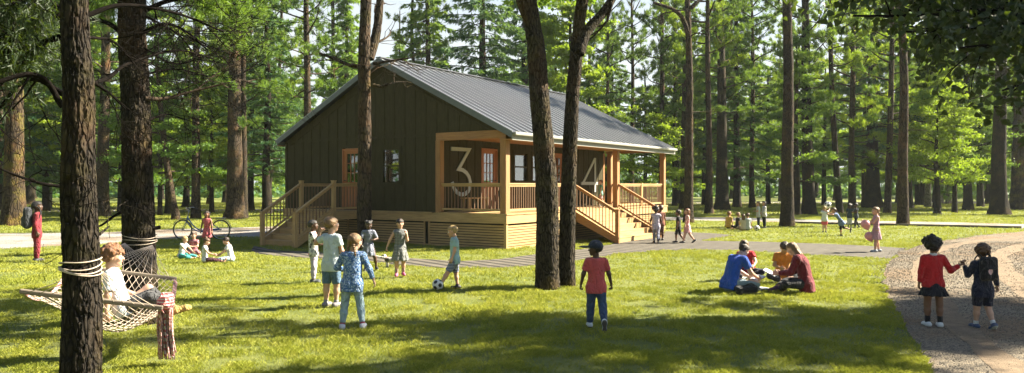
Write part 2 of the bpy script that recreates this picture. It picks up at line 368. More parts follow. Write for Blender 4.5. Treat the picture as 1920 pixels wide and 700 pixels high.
b=MB(); b.bar((-.27,RT,RH+.17),(LS+.27,RT,RH+.17),.22,.035); b.build('ridge_cap',ROOF,cab)
b=MB(); b.box(-.29,-.03,.0,WT,EH-.11,EH-.09) if False else None
# porch ceiling
b=MB(); b.box(.16,LS+.1,.06,TP-.02,EH-.12,EH-.08); b.build('porch_ceiling',CEDX,cab)
# beams and columns
BZ=3.40
b=MB(); b.box(-.03,.15,-.04,TP-.0,BZ,EH+.03); b.build('beam',CEDY,cab,bevel=.006)
b=MB(); b.box(.15,LS+.12,-.05,.13,BZ-.02,EH-.06); b.build('beam',CEDX,cab,bevel=.006)
b=MB(); b.box(LS-.06,LS+.12,.13,TP+.1,BZ,EH-.12); b.build('beam',CEDY,cab,bevel=.006)
cols=[(-.06,-.06,.22),(-.05,TP-.2,.2),(3.78,-.05,.2),(7.55,-.05,.2),(LS-.08,-.05,.2),(LS-.12,TP-.22,.2),(11.74,TP-.02,.17)]
for s,t,w in cols:
    b=MB(); b.box(s,s+w,t,t+w,DK,BZ); b.build('column',CEDZ,cab,bevel=.008)
# deck
b=MB(); n=int((TP)/.14)
for k in range(n+1): b.box(-.10,LS+.2,-.12+k*.14,-.12+k*.14+.134,DK-.04,DK)
b.build('deck',PINX,cab)
b=MB(); b.box(-.09,-.045,-.10,WT+.02,DK-.31,DK-.045); b.build('deck_fascia',PINY,cab,bevel=.004)
b=MB(); b.box(-.045,LS+.18,-.10,-.055,DK-.31,DK-.045); b.build('deck_fascia',PINX,cab,bevel=.004)
b=MB(); b.box(-.13,-.03,TP+.1,WT+.03,DK-.045,DK-.0); b.build('sill_board',PINY,cab,bevel=.004)
b=MB(); b.box(LS+.135,LS+.18,-.05,TP,DK-.31,DK-.045); b.build('deck_fascia',PINY,cab)
# skirting slats
def skirt(a,c,ax,off,zb=.05):
    b=MB(); z=DK-.36
    while z>zb:
        if ax=='t': b.box(off,off+.02,a,c,z-.062,z)
        else: b.box(a,c,off,off+.02,z-.062,z)
        z-=.083
    return b
skirt(.02,3.02,'t',-.03).build('skirting_panel',PINY,cab); skirt(3.2,6.7,'t',-.03).build('skirting_panel',PINY,cab); skirt(6.8,WT,'t',-.03).build('skirting_panel',PINY,cab)
skirt(.02,4.0,'s',-.045).build('skirting_panel',PINX,cab); skirt(7.7,LS+.1,'s',-.045).build('skirting_panel',PINX,cab); skirt(4.0,7.7,'s',.3).build('skirting_panel',PINX,cab)
for t in (3.03,3.18,6.72): 
    b=MB(); b.box(-.045,.0,t-.05 if t<3.1 else t,t+.045 if t>3.1 else t,0,DK-.31); b.build('skirting_post',PINZ,cab)
b=MB(); b.box(-.06,.03,-.075,.02,0,DK-.31); b.build('skirting_post',PINZ,cab)
b=MB(); b.box(-.055,-.025,.02,WT,-.0,.05); b.box(.03,LS,-.06,-.03,0,.05); b.build('skirting_base',PINX,cab)
DARKV=simple('underfloor_shade',(.012,.011,.009)); b=MB(); b.box(.45,.5,.5,WT-.1,0,DK-.1); b.box(.5,LS-.2,.5,.55,0,DK-.1); b.build('underfloor_shade_sheet',DARKV,cab)  # near-black sheets added behind the slats, standing in for the shade under the floor
# doors and windows
def door(org,ax,w,h):
    """org = lower corner on the wall face, ax='t': along +t facing -s ; ax='s': along +s facing -t"""
    def bx(b,u0,u1,d0,d1,z0,z1):
        if ax=='t': b.box(org[0]-d1,org[0]-d0,org[1]+u0,org[1]+u1,z0,z1)
        else: b.box(org[0]+u0,org[0]+u1,org[1]-d1,org[1]-d0,z0,z1)
    z0=DK+.02; b=MB(); st=.13; zl=z0+.95
    bx(b,.06,.06+st,-.07,-.02,z0,z0+h-.08); bx(b,w-.06-st,w-.06,-.07,-.02,z0,z0+h-.08); bx(b,.06+st,w-.06-st,-.07,-.02,z0+h-.2,z0+h-.08)
    bx(b,.06+st,w-.06-st,-.07,-.02,z0,z0+.2); bx(b,.06+st,w-.06-st,-.07,-.02,zl-.12,zl); bx(b,.06+st,w-.06-st,-.062,-.035,z0+.2,zl-.12)
    W_=w-.12-2*st; H_=z0+h-.2-zl
    for k in (1,2): bx(b,.06+st+W_*k/3-.012,.06+st+W_*k/3+.012,-.065,-.025,zl,zl+H_)
    for k in (1,2): bx(b,.06+st,w-.06-st,-.064,-.026,zl+H_*k/3-.012,zl+H_*k/3+.012)
    d=b.build('door',DOORM,cab)
    b=MB(); bx(b,.06+st,w-.06-st,-.05,-.044,zl,zl+H_); b.build('pane',GLS,d)
    b=MB(); bx(b,w-.13,w-.10,-.02,.04,z0+1.0,z0+1.03); bx(b,w-.22,w-.10,.03,.045,z0+1.0,z0+1.02); b.build('handle',IRON,d)
    b=MB(); bx(b,0,.06,-.1,.02,z0-.02,z0+h-.02); bx(b,w-.06,w,-.1,.02,z0-.02,z0+h-.02); bx(b,.06,w-.06,-.1,.02,z0+h-.08,z0+h-.02); b.build('door_frame',DOORM,cab)
def window(org,ax,w,h,two=True,sgn=1):
    def bx(b,u0,u1,d0,d1,z0,z1):
        if ax=='t': b.box(org[0]-d1,org[0]-d0,org[1]+u0,org[1]+u1,z0,z1)
        else: b.box(org[0]+u0,org[0]+u1,org[1]-d1,org[1]-d0,z0,z1)
    z0=org[2]; b=MB()
    for u0,u1,a,c in ((-.07,.04,-.07,h+.07),(w-.04,w+.07,-.07,h+.07)): bx(b,u0,u1,-.05,.03,z0+a,z0+c)
    bx(b,.04,w-.04,-.05,.03,z0+h-.04,z0+h+.07); bx(b,.04,w-.04,-.05,.045,z0-.07,z0+.04); bx(b,.04,w-.04,-.04,.005,z0+h/2-.025,z0+h/2+.025)
    if two: bx(b,w*.68,w*.68+.04,-.04,.002,z0+.04,z0+h/2-.025)
    f=b.build('window',SID,cab); b=MB(); bx(b,.04,w-.04,-.03,-.024,z0+.04,z0+h-.04); b.build('pane',GLS,f)
door((0,doorL[0]),'t',doorL[1]-doorL[0],doorL[3]-doorL[2]); door((doorP[0],TP),'s',doorP[1]-doorP[0],doorP[3]-doorP[2]); door((doorQ[0],TP),'s',doorQ[1]-doorQ[0],doorQ[3]-doorQ[2])
window((0,winL[0],winL[2]),'t',winL[1]-winL[0],winL[3]-winL[2]); window((winP[0],TP,winP[2]),'s',winP[1]-winP[0],winP[3]-winP[2],False); window((winQ[0],TP,winQ[2]),'s',winQ[1]-winQ[0],winQ[3]-winQ[2],False)
# the numbers, on the porch wall
def ribbon(pts,w,y0,y1,wall='s'):
    b=MB(); p=np.array(pts,float)
    d=np.gradient(p,axis=0); 
    L=[];Rr=[]
    for i in range(len(p)):
        if 0<i<len(p)-1:
            a=p[i]-p[i-1]; a/=np.linalg.norm(a); c=p[i+1]-p[i]; c/=np.linalg.norm(c); n=np.array([-(a+c)[1],(a+c)[0]]); n/=np.linalg.norm(n); k=1/max(.45,np.dot(n,[-a[1],a[0]]))
        else:
            a=(p[1]-p[0]) if i==0 else (p[-1]-p[-2]); a/=np.linalg.norm(a); n=np.array([-a[1],a[0]]); k=1
        L.append(p[i]+n*w/2*k); Rr.append(p[i]-n*w/2*k)
    for i in range(len(p)-1):
        q=[L[i],Rr[i],Rr[i+1],L[i+1]]; b.hexa([(x,y0,z) for x,z in q],[(x,y1,z) for x,z in q])
    return b
three=[(.70,3.17),(1.72,3.17),(1.14,2.56)]+[(1.14+.0+.62*math.sin(a)*.92,2.56-.56*(1-math.cos(a))) for a in np.linspace(.25,1.45,6)]+[(1.10+.66*math.cos(a),2.02-.42*math.sin(a)) for a in np.linspace(.15,2.75,12)]
three=[(.72,3.17),(1.70,3.17),(1.12,2.50),(1.35,2.47),(1.55,2.38),(1.70,2.24),(1.77,2.06),(1.74,1.88),(1.64,1.74),(1.48,1.66),(1.28,1.64),(1.08,1.69),(.93,1.79),(.83,1.93),(.78,2.06)]
ribbon(three,.13,TP-.05,TP-.02).build('number_three',NUM,cab)
b=ribbon([(10.90,1.66),(10.90,3.17)],.14,TP-.05,TP-.02); b2=ribbon([(10.86,3.12),(9.78,2.04)],.13,TP-.052,TP-.022); b3=ribbon([(9.62,2.04),(11.15,2.04)],.13,TP-.054,TP-.024)
for x in (b2,b3): b.add(np.concatenate(x.v),[tuple(q) for q in x.q])
b.build('number_four',NUM,cab)
# railings: posts, rails, balusters (each its own object, sharing one mesh)
BAL=[0]; MAXB=100; balb=MB(); balb.box(-.016,.016,-.016,.016,0,1); balm=balb.build('baluster_source',PINZ,None,link=False).data
IRB=wood('baluster_dark',(.20,.11,.055),'Z'); balb=MB(); balb.box(-.012,.012,-.012,.012,0,1); balm2=balb.build('baluster_source',IRB,None,link=False).data
restb=MB()
def railing(a,c,z0a,z0c,newel=(True,True),bm=None,dark=False,nz=None,lab=None):
    """from (s,t) a to c; z0 floor heights at both ends"""
    a=np.array(a,float); c=np.array(c,float); d=c-a; L=np.linalg.norm(d); ax='X' if abs(d[0])>abs(d[1]) else 'Y'
    H=.93; mt=(PINX if ax=='X' else PINY) if not dark else (CEDX if ax=='X' else CEDY)
    b=MB(); b.bar((*a,z0a+H-.02),(*c,z0c+H-.02),.09,.045); 
    r=b.build('railing',mt,cab,bevel=.004)
    b=MB(); b.bar((*a,z0a+H-.075),(*c,z0c+H-.075),.04,.06); b.build('upper_rail',mt,r); b=MB(); b.bar((*a,z0a+.10),(*c,z0c+.10),.04,.065); b.build('lower_rail',mt,r)
    n=int(L/.125)
    for k in range(1,n):
        f=k/n; p=a+d*f; z=z0a+(z0c-z0a)*f+.12; hh=H-.12-.09
        if BAL[0]<400:
            o=bpy.data.objects.new('baluster',bm or balm2); COL.objects.link(o); o.parent=r; o.location=(p[0],p[1],z); o.scale=(1,1,hh); BAL[0]+=1
    return r
def newel(s,t,z0,z1,w=.11,dark=False):
    b=MB(); b.box(s-w/2,s+w/2,t-w/2,t+w/2,z0,z1); b.box(s-w/2-.012,s+w/2+.012,t-w/2-.012,t+w/2+.012,z1,z1+.03); b.build('newel_post',CEDZ if dark else PINZ,cab,bevel=.006)
railing((.05,.17),(.05,TP-.2),DK,DK); railing((.17,.05),(3.78,.05),DK,DK); railing((7.76,.05),(LS-.08,.05),DK,DK); railing((LS+.03,.17),(LS+.03,TP-.2),DK,DK)
newel(9.95,.05,DK,DK+.93)
# main stair, descending towards -t
def stair(s0,s1,n,dirn,org,along,name):
    pass
NS=6; RISE=DK/(NS+1) if False else DK/6; GO=.31
def treads(fn,w0,w1,n,rise,go,mt_t,mt_r):
    for k in range(n):
        z=DK-rise*(k+1); y0=k*go
        if z<.02: break
        b=MB(); A=fn(w0,w1,y0-.0,y0+go+.03,z-.04,z); b.box(*A); b.build('tread',mt_t,cab,bevel=.004)
        b=MB(); A=fn(w0+.02,w1-.02,y0+.01-.0,y0+.028,z,z+rise-.042); b.box(*A); b.build('riser',mt_r,cab)
    b=MB(); z=DK-rise*n; b.box(*fn(w0+.02,w1-.02,(n)*go+.0,(n)*go+.02,0,max(rise-.045,.1))) ; b.build('riser',mt_r,cab)
fm=lambda w0,w1,a,c,z0,z1:(w0,w1,-.11-c,-.11-a,z0,z1)
rise=DK/6; treads(fm,4.16,7.62,5,rise,.31,PINX,PINX)
bot=-.11-5*.31-.06
for s_ in (4.1,7.66):
    b=MB(); b.hexa([(s_-.03,-.11,DK-.03),(s_-.03,-.11,DK-.36),(s_-.03,bot,-.0),(s_-.03,bot,.22)],[(s_+.03,-.11,DK-.03),(s_+.03,-.11,DK-.36),(s_+.03,bot,0),(s_+.03,bot,.22)]); b.build('stringer',CEDY,cab)
    newel(s_,bot-.03,0,1.12,.13,True)
    railing((s_,-.06),(s_,bot+.03),DK,.2,bm=balm2,dark=True)
newel(4.1,-.0,DK,DK+.95,.1,True)
# side landing and its stair in front of the gable door, stair descending towards -s
L0,L1=5.80,7.45
b=MB()
for k in range(11): b.box(-1.56+k*.14,-1.56+k*.14+.134,L0,L1,DK-.04,DK)
b.build('landing',PINY,cab)
b=MB(); b.box(-1.58,-.1,L0-.03,L0,DK-.28,DK-.045); b.build('landing_fascia',PINX,cab); b=MB(); b.box(-1.58,-.1,L1,L1+.03,DK-.28,DK-.045); b.build('landing_fascia',PINX,cab)
for t in (L0+.03,L1-.03): newel(-1.54,t,0,DK+1.0,.12)
railing((-1.48,L0+.03),(-.12,L0+.03),DK,DK,bm=balm2); railing((-1.48,L1-.03),(-.12,L1-.03),DK,DK,bm=balm2)
fm2=lambda w0,w1,a,c,z0,z1:(-1.6-c,-1.6-a,w0,w1,z0,z1)
treads(fm2,L0+.06,L1-.06,5,rise,.29,PINY,PINY); bot=-1.6-5*.29-.05
for t in (L0+.01,L1-.01):
    b=MB(); b.hexa([(-1.6,t-.02,DK-.03),(-1.6,t-.02,DK-.36),(bot,t-.02,0),(bot,t-.02,.22)],[(-1.6,t+.02,DK-.03),(-1.6,t+.02,DK-.36),(bot,t+.02,0),(bot,t+.02,.22)]); b.build('stringer',PINX,cab)
    newel(bot-.04,t+.02 if t<6 else t-.02,0,1.08,.12); railing((-1.6,t+.02 if t<6 else t-.02),(bot,t+.02 if t<6 else t-.02),DK,.2,bm=balm2)
# ------------------------------------------------------------ trees
def m_bark(name,dark,mid,light,moss=.0,orange=.0,sc_=1.0):
    t=NT(name); v=t.co('Object',(7*sc_,7*sc_,1.7*sc_)); vo=t.new('TexVoronoi',{'Vector':t.mix(.22,v,t.new('TexNoise',{'Vector':v,'Scale':1.2,'Detail':4}).outputs['Color'],'ADD'),'Scale':1.5},feature='DISTANCE_TO_EDGE').outputs['Distance']
    n=t.noise(v,1.2,6,.7,.6); n2=t.noise(t.co('Object',(22,22,5)),1.5,4,.7); cr=t.ramp(vo,[(.0,(0,0,0)),(.16,(1,1,1))])
    c=t.ramp(n,[(.3,mid),(.62,light)]); c=t.mix(t.math('MULTIPLY',n2,.7),c,dark); c=t.mix(cr,dark,c)
    w=t.co(); big=t.noise(w,.9,4,.65)
    if orange: c=t.mix(t.math('MULTIPLY',t.ramp(big,[(.5,(0,0,0)),(.68,(1,1,1))]),orange),c,(.34,.155,.045))
    if moss: c=t.mix(t.math('MULTIPLY',t.ramp(t.noise(w,1.7,5,.7),[(.5,(0,0,0)),(.6,(1,1,1))]),moss),c,(.24,.21,.03))
    h=t.math('ADD',t.math('MULTIPLY',cr,.8),t.math('MULTIPLY',n2,.5))
    return t.done(t.pbr(c,.93,t.bump(h,1.0,.035),Specular_IOR_Level=.2))
BK={'dark':m_bark('bark_dark',(.005,.004,.0035),(.021,.017,.013),(.056,.044,.033),.07,.12,2.1),
    'pine':m_bark('bark_pine',(.009,.007,.005),(.050,.036,.026),(.13,.095,.067),.10,.2,1.3),
    'grey':m_bark('bark_grey',(.008,.007,.006),(.042,.034,.025),(.105,.083,.060),.10,.15,2.2),
    'moss':m_bark('bark_moss',(.012,.008,.006),(.055,.038,.024),(.11,.08,.05),.3,.3),
    'pale':m_bark('bark_pale',(.10,.085,.065),(.34,.30,.25),(.55,.5,.43),0,0)}
TWIG=simple('twig_bark',(.060,.045,.033),.95,.35,6,.3,Specular_IOR_Level=.05)
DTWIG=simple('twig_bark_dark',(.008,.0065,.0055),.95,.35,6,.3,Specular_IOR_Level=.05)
def m_leaf(name,a,b,c,tr=.42,sc_=.55):
    t=NT(name); v=t.co(); n=t.noise(v,sc_,3,.6); n2=t.noise(v,4,2,.6)
    col=t.ramp(n,[(.3,a),(.5,b),(.7,c)]); col=t.mix(t.math('MULTIPLY',n2,.55),col,V3(a,.75))
    oi=t.new('ObjectInfo').outputs['Random']; col=t.mix(t.math('MULTIPLY',oi,.35),col,V3(b,1.35))
    d=t.pbr(col,.6); d2=t.new('BsdfTranslucent',{'Color':t.mix(.5,col,(.26,.38,.02))}); mx=t.new('MixShader',{0:tr})
    t.t.links.new(d,mx.inputs[1]); t.t.links.new(d2.outputs[0],mx.inputs[2]); return t.done(mx.outputs[0])
LF={'pine':m_leaf('needles_pine',(.035,.10,.018),(.10,.20,.028),(.22,.31,.04),.46),
    'yellow':m_leaf('leaves_yellow_green',(.09,.17,.014),(.25,.34,.025),(.45,.50,.04),.6),
    'spruce':m_leaf('needles_spruce',(.018,.075,.038),(.045,.14,.055),(.12,.25,.06)),
    'light':m_leaf('needles_light',(.08,.18,.04),(.18,.30,.05),(.32,.42,.07),.55),
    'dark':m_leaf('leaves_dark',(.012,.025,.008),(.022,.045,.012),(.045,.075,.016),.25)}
def unit(v): return v/(np.linalg.norm(v,axis=-1,keepdims=True)+1e-9)
def leaves(C,D,n,L,Wd,spread,rs,shape='tri',up=0.0,jit=.0):
    """n leaves at each clump centre C, mostly along D"""
    m=len(C)*n; c=np.repeat(C,n,0)+rs.normal(0,1,(m,3))*jit; d=unit(np.repeat(D,n,0)+rs.normal(0,spread,(m,3))+np.array([0,0,up]))
    s=unit(np.cross(d,rs.normal(0,1,(m,3)))); l=L*rs.uniform(.6,1.25,(m,1)); w=Wd*rs.uniform(.7,1.3,(m,1))
    if shape=='tri':
        V=np.stack([c-s*w/2,c+s*w/2,c+d*l],1).reshape(-1,3); return V,np.arange(m*3).reshape(-1,3)
    if shape=='rhomb':
        V=np.stack([c,c+d*l*.45+s*w/2,c+d*l,c+d*l*.45-s*w/2],1).reshape(-1,3); return V,np.arange(m*4).reshape(-1,4)
    nrm=np.cross(d,s)   # heart
    V=np.stack([c,c+d*l*.05+s*w*.35-nrm*w*.05,c+d*l*.35+s*w*.5+nrm*w*.08,c+d*l,c+d*l*.35-s*w*.5+nrm*w*.08,c+d*l*.05-s*w*.35-nrm*w*.05],1).reshape(-1,3)
    return V,np.arange(m*6).reshape(-1,6)
class Wd_:
    def __init__(s): s.V=[];s.Q=[];s.n=0
    def tube(s,pts,r,n=5):
        V,Q=tube_arr(pts,r,n,False); s.V.append(V); s.Q.append(np.array(Q)+s.n); s.n+=len(V)
    def mesh(s,name,m): return mk(name,np.concatenate(s.V),[np.concatenate(s.Q)],m,None,True,None,False).data
def wig(p0,d,L,n,rs,bend=(0,0,.3),amp=.12):
    pts=[np.array(p0,float)]; d=np.array(d,float)/np.linalg.norm(d); b=np.array(bend)
    for i in range(n):
        d=d+b/n+rs.normal(0,amp,3)*np.array([1,1,.6]); d/=np.linalg.norm(d); pts.append(pts[-1]+d*L/n)
    return np.array(pts)
def crown_pine(seed,z0,H,Rm,nb,leafy=1.0,el0=-5,el1=45,prof=None,clump=(22,.27,.055),dens=1.0):
    rs=np.random.default_rng(seed); w=Wd_(); C=[];D=[]
    for b in range(nb):
        u=(b+rs.uniform())/nb; z=z0+(H-z0)*u; az=b*2.4+rs.uniform(-.5,.5)
        L=Rm*(prof(u) if prof else (.55+.9*u*(1-u)*2)*(1-.55*u))*rs.uniform(.6,1.15); el=R(el0+(el1-el0)*u+rs.uniform(-9,9))
        d=(math.cos(az)*math.cos(el),math.sin(az)*math.cos(el),math.sin(el)); p=wig((0,0,z),d,L,7,rs,(0,0,.35),.13)
        w.tube(p,np.linspace(.018*L+.012,.01,8),5)
        ns=max(3,int(L*2.2*dens))
        for k in range(ns):
            f=.28+.72*(k+rs.uniform())/ns; i=min(6,int(f*7)); q=p[i]+(p[i+1]-p[i])*(f*7-i); t=p[i+1]-p[i]; t=t/np.linalg.norm(t)
            side=np.cross(t,(0,0,1)); side/=np.linalg.norm(side)+1e-9; sd_=side*(1 if k%2 else -1)*rs.uniform(.5,1.1)+t*.7+np.array([0,0,rs.uniform(-.1,.4)])
            l2=L*.36*(1.15-f*.55)*rs.uniform(.6,1.2); p2=wig(q,sd_,l2,4,rs,(0,0,.35),.16); w.tube(p2,np.linspace(.011,.004,5),3)
            for j,fr in enumerate((.45,.7,.88,1.0)):
                if rs.uniform()>leafy: continue
                i2=min(3,int(fr*4)); c=p2[i2]+(p2[i2+1]-p2[i2])*(fr*4-i2) if fr<1 else p2[-1]; C.append(c+rs.normal(0,.06,3)); D.append(unit(p2[i2+1]-p2[i2])*.7+np.array([0,0,.5]))
    n,L_,W_=clump; V,Fc=leaves(np.array(C),np.array(D),n,L_,W_,.75,rs,'tri',.1,.07)
    return w,V,Fc
def crown_spruce(seed,z0,H,Rm,nb,droop=-.5,n=6,LL=.42,W_=.085):
    rs=np.random.default_rng(seed); w=Wd_(); C=[];D=[]
    for b in range(nb):
        u=((b+rs.uniform())/nb)**.85; z=z0+(H-z0)*u; az=b*2.4+rs.uniform(-.6,.6); L=Rm*(1-u)**.75*rs.uniform(.65,1.15)+.3
        d=(math.cos(az),math.sin(az),rs.uniform(-.1,.35)); p=wig((0,0,z),d,L,6,rs,(0,0,droop),.06); w.tube(p,np.linspace(.012*L+.008,.006,7),4)
        t=p[-1]-p[0]; t=t/np.linalg.norm(t); side=np.cross(t,(0,0,1)); side/=np.linalg.norm(side)
        m=int(L*13)+5; f=rs.uniform(.12,1,m); i=np.minimum(5,(f*6).astype(int)); q=p[i]+(p[i+1]-p[i])*(f*6-i)[:,None]
        sgn=np.where(rs.uniform(size=m)<.5,-1,1); wid=L*.30*(1.1-f)*rs.uniform(.1,1,m)
        q=q+side[None]*(sgn*wid)[:,None]+np.array([0,0,-1.])*(wid*.35)[:,None]
        C.append(q); D.append(side[None]*sgn[:,None]*.5+t*.8+np.array([0,0,-.35]))
    V,Fc=leaves(np.concatenate(C),np.concatenate(D),n,LL,W_,.42,rs,'rhomb',-.15,.05)
    return w,V,Fc
def crown_pads(seed,z0,H,Rm,nb,npad=9,leaf=(.15,.09),per=70):
    """small-leaved tree with flat layered pads of foliage"""
    rs=np.random.default_rng(seed); w=Wd_(); C=[];D=[]
    for b in range(nb):
        u=(b+rs.uniform())/nb; z=z0+(H-z0)*u; az=b*2.4+rs.uniform(-.6,.6); L=Rm*(1-.75*u**1.5)*rs.uniform(.5,1.15)
        d=(math.cos(az),math.sin(az),rs.uniform(.0,.35)); p=wig((0,0,z),d,L,6,rs,(0,0,.1),.16); w.tube(p,np.linspace(.016*L+.012,.008,7),5)
        for k in range(npad):
            f=rs.uniform(.3,1.05); i=min(5,int(f*6)); q=p[i]+(p[i+1]-p[i])*min(1,(f*6-i)); o=rs.normal(0,1,3)*np.array([.26,.26,.08])*L*.5; r=rs.uniform(.22,.5)
            w.tube(np.array([q,q+o*.6,q+o]),[.012,.008,.004],3)
            m=per; a=rs.normal(0,1,(m,3))*np.array([r,r,r*.28])*.62; C.append(q+o+a); D.append(np.tile([0,0,.2],(m,1))+a*.8)
    V,Fc=leaves(np.concatenate(C),np.concatenate(D),1,leaf[0],leaf[1],.8,rs,'rhomb',0,.02)
    return w,V,Fc
VAR={}
def variant(key,res,wm,lm):
    w,V,Fc=res; VAR[key]=(w.mesh('branchwork',wm),mk('crown',V,[Fc],lm,None,False,None,False).data)
pr=lambda u:(.35+1.5*u)*(1-u)**.6+.12
variant('pineA',crown_pine(1,7.0,24,4.6,44),TWIG,LF['pine']); variant('pineB',crown_pine(2,5.5,22,4.0,42),TWIG,LF['pine'])
variant('pineC',crown_pine(3,9.5,25,4.2,34),TWIG,LF['yellow']); variant('pineHi',crown_pine(4,13,23,3.3,22,.8),TWIG,LF['pine'])
variant('pineLow',crown_pine(5,3.4,17,4.2,44,.95,-8,35),TWIG,LF['yellow'])
variant('spruceA',crown_spruce(6,2.6,25,4.6,120),TWIG,LF['spruce']); variant('spruceB',crown_spruce(7,2.0,21,4.0,105,-.65),TWIG,LF['light'])
variant('spruceC',crown_spruce(8,4.0,27,5.0,115,-.35),TWIG,LF['spruce'])
variant('padA',crown_pads(9,1.7,9.0,3.0,24),TWIG,LF['yellow']); variant('padB',crown_pads(10,1.4,6.5,2.6,18),TWIG,LF['yellow']); variant('padC',crown_pads(11,2.2,12,3.8,28,10,(.17,.10),80),TWIG,LF['pine'])
variant('padD',crown_pads(12,2.2,17,5.2,40,10,(.24,.15),62),TWIG,LF['yellow']); variant('padE',crown_pads(13,3.0,18,5.0,40,10,(.24,.14),62),TWIG,LF['pine'])
def trunk_arr(path,rad,nseg,nring,flare,seed,disp=.0,lobes=5):
    rs=np.random.default_rng(seed); pts=spline(path,nring); rr=np.interp(np.linspace(0,1,nring),np.linspace(0,1,len(rad)),rad)
    a=np.arange(nseg)*2*math.pi/nseg; z=pts[:,2]-pts[0,2]; fl_=flare*np.exp(-z/(rad[0]*1.6)); ph=rs.uniform(0,6)
    lob=1+.18*np.cos(lobes*a+ph)+.12*np.cos((lobes+2)*a+ph*2)
    r=rr[:,None]*(1+fl_[:,None]*lob[None])*(1+.035*np.cos(2*a+ph)[None])
    T,U,W2=frames(pts); dirs=np.cos(a)[None,:,None]*U[:,None]+np.sin(a)[None,:,None]*W2[:,None]
    V=pts[:,None]+r[...,None]*dirs
    if disp:
        q=V/np.array(rad[0])*np.array([6,6,1.15]); rn=1-np.abs(2*fbm(q,seed,3)/.875-1); q2=V/np.array(rad[0])*np.array([14,14,3.2]); rn2=1-np.abs(2*vnoise(q2,seed+7)-1)
        big=fbm(V/rad[0]*np.array([.7,.7,.35]),seed+3,2)-.37
        V=V+dirs*(disp*rad[0]*((rn-.6)*1.0+(rn2-.5)*.55)+.14*rad[0]*big)[...,None]
    Q=[];i=np.arange(nseg); 
    for j in range(nring-1): Q.append(np.stack([j*nseg+i,j*nseg+(i+1)%nseg,(j+1)*nseg+(i+1)%nseg,(j+1)*nseg+i],1))
    return V.reshape(-1,3),np.concatenate(Q)
def put_crown(root,key,scale=1,rz=0,zs=None,dx=0,dy=0,dz=0):
    for nm,me in zip(('branchwork','crown'),VAR[key]):
        o=bpy.data.objects.new(nm,me); COL.objects.link(o); o.parent=root; o.scale=(scale,scale,zs or scale); o.rotation_euler=(0,0,rz); o.location=(dx,dy,dz)
TN=[0]
def tree(px,py,wpx,up,bark,crown,label,H=21,near=0,flare=.45,stubs=0,cs=1,cat='tree',czs=None,name='pine_tree',crz=None,cdz=0,group=None,low=0):
    """px,py base; wpx trunk width in px at chest height; up=[(px,py),...] points of the axis further up"""
    TN[0]+=1; rs=np.random.default_rng(100+TN[0]); x,Y=G(px,py); r0=wpx/F*Y/2
    root=empty(name,(x,Y,0)); tag(root,label,cat,group)
    path=[(0,0,-.15),(0,0,.3)]
    for (a,c) in up:
        p=P(a,c,Y); path.append((p[0]-x,rs.uniform(-.02,.02)*p[2],p[2]))
    l=np.array(path[-1]); k=np.array(path[-2]); d=(l-k)/max(.01,(l-k)[2])
    z=l[2]
    while z<H-2: z+=4; l=l+np.array([d[0]*4+rs.uniform(-.15,.15),rs.uniform(-.2,.2),4]); d*=.6; path.append(tuple(l))
    n=len(path); top=path[-1][2]; rad=[r0*max(.18,1-.78*max(0,p[2])/top) for p in path]
    sp={0:(20,70),1:(36,150),2:(96,420),3:(150,620)}[near]
    # more rings low down: cut the visible part finely
    V,Q=trunk_arr(path,rad,sp[0],sp[1],flare,TN[0],{0:.05,1:.10,2:.13,3:.15}[near])
    mk('trunk',V,[Q],BK[bark],None,True,root)
    pts=np.array(path)
    axx=lambda zz:np.array([np.interp(zz,pts[:,2],pts[:,0]),np.interp(zz,pts[:,2],pts[:,1]),zz])
    if stubs or low:
        for k in range(stubs):
            w=Wd_(); zz=rs.uniform(1.8,10); az=rs.uniform(0,6.28); L=rs.uniform(.3,.7) if rs.uniform()<.4 else rs.uniform(.8,2.6)
            p=wig(axx(zz),(math.cos(az),math.sin(az),rs.uniform(-.15,.4)),L,8,rs,(0,0,rs.uniform(-.3,.5)),.2); w.tube(p,np.linspace(.02+.012*L,.007,9),6)
            for q in range(int(L*2)):
                i=rs.integers(2,8); p2=wig(p[i],p[i]-p[i-1]+rs.normal(0,.12,3),L*.35,5,rs,(0,0,.2),.25); w.tube(p2,np.linspace(.013,.004,6),4)
            o=bpy.data.objects.new('dead_branch',w.mesh('dead_branch',TWIG)); COL.objects.link(o); o.parent=root
    if crown: 
        c0=axx(8 if H>12 else 3); put_crown(root,crown,cs,rs.uniform(0,6.28) if crz is None else crz,czs,c0[0],c0[1],cdz)
    return root,axx
def limb(root,bark,pts3,r0,r1,sub=3,seed=0,name='limb',nseg=14,subL=1.0,m=None):
    """a limb given by world points"""
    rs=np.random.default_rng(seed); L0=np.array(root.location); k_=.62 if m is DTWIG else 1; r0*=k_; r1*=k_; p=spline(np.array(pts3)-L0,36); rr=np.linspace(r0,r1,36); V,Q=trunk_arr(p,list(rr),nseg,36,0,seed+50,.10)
    vs=[V];qs=[Q];n=len(V)
    def tw(q0,d,L,r,lev):
        nonlocal n
        t=wig(q0,d,L,9,rs,(0,0,rs.uniform(-.25,.45)),.2); V,Q=tube_arr(t,np.linspace(r,max(.003,r*.25),10),6 if lev<2 else 4,False); vs.append(V); qs.append(np.array(Q)+n); n+=len(V)
        if lev<3:
            for k in range(3 if lev==1 else 2):
                i=rs.integers(2,9); tw(t[i],(t[i]-t[i-1])/np.linalg.norm(t[i]-t[i-1])+rs.normal(0,.6,3),L*.55,r*.5,lev+1)
    for k in range(sub):
        i=int(36*(.3+.65*(k+rs.uniform())/sub)); i=min(i,34); d=p[i+1]-p[i]; d/=np.linalg.norm(d); tw(p[i],d+rs.normal(0,.65,3),subL*rs.uniform(.6,1.3),rr[i]*.5,1)
    return mk(name,np.concatenate(vs),[np.concatenate(qs)],m or BK[bark],None,True,root)
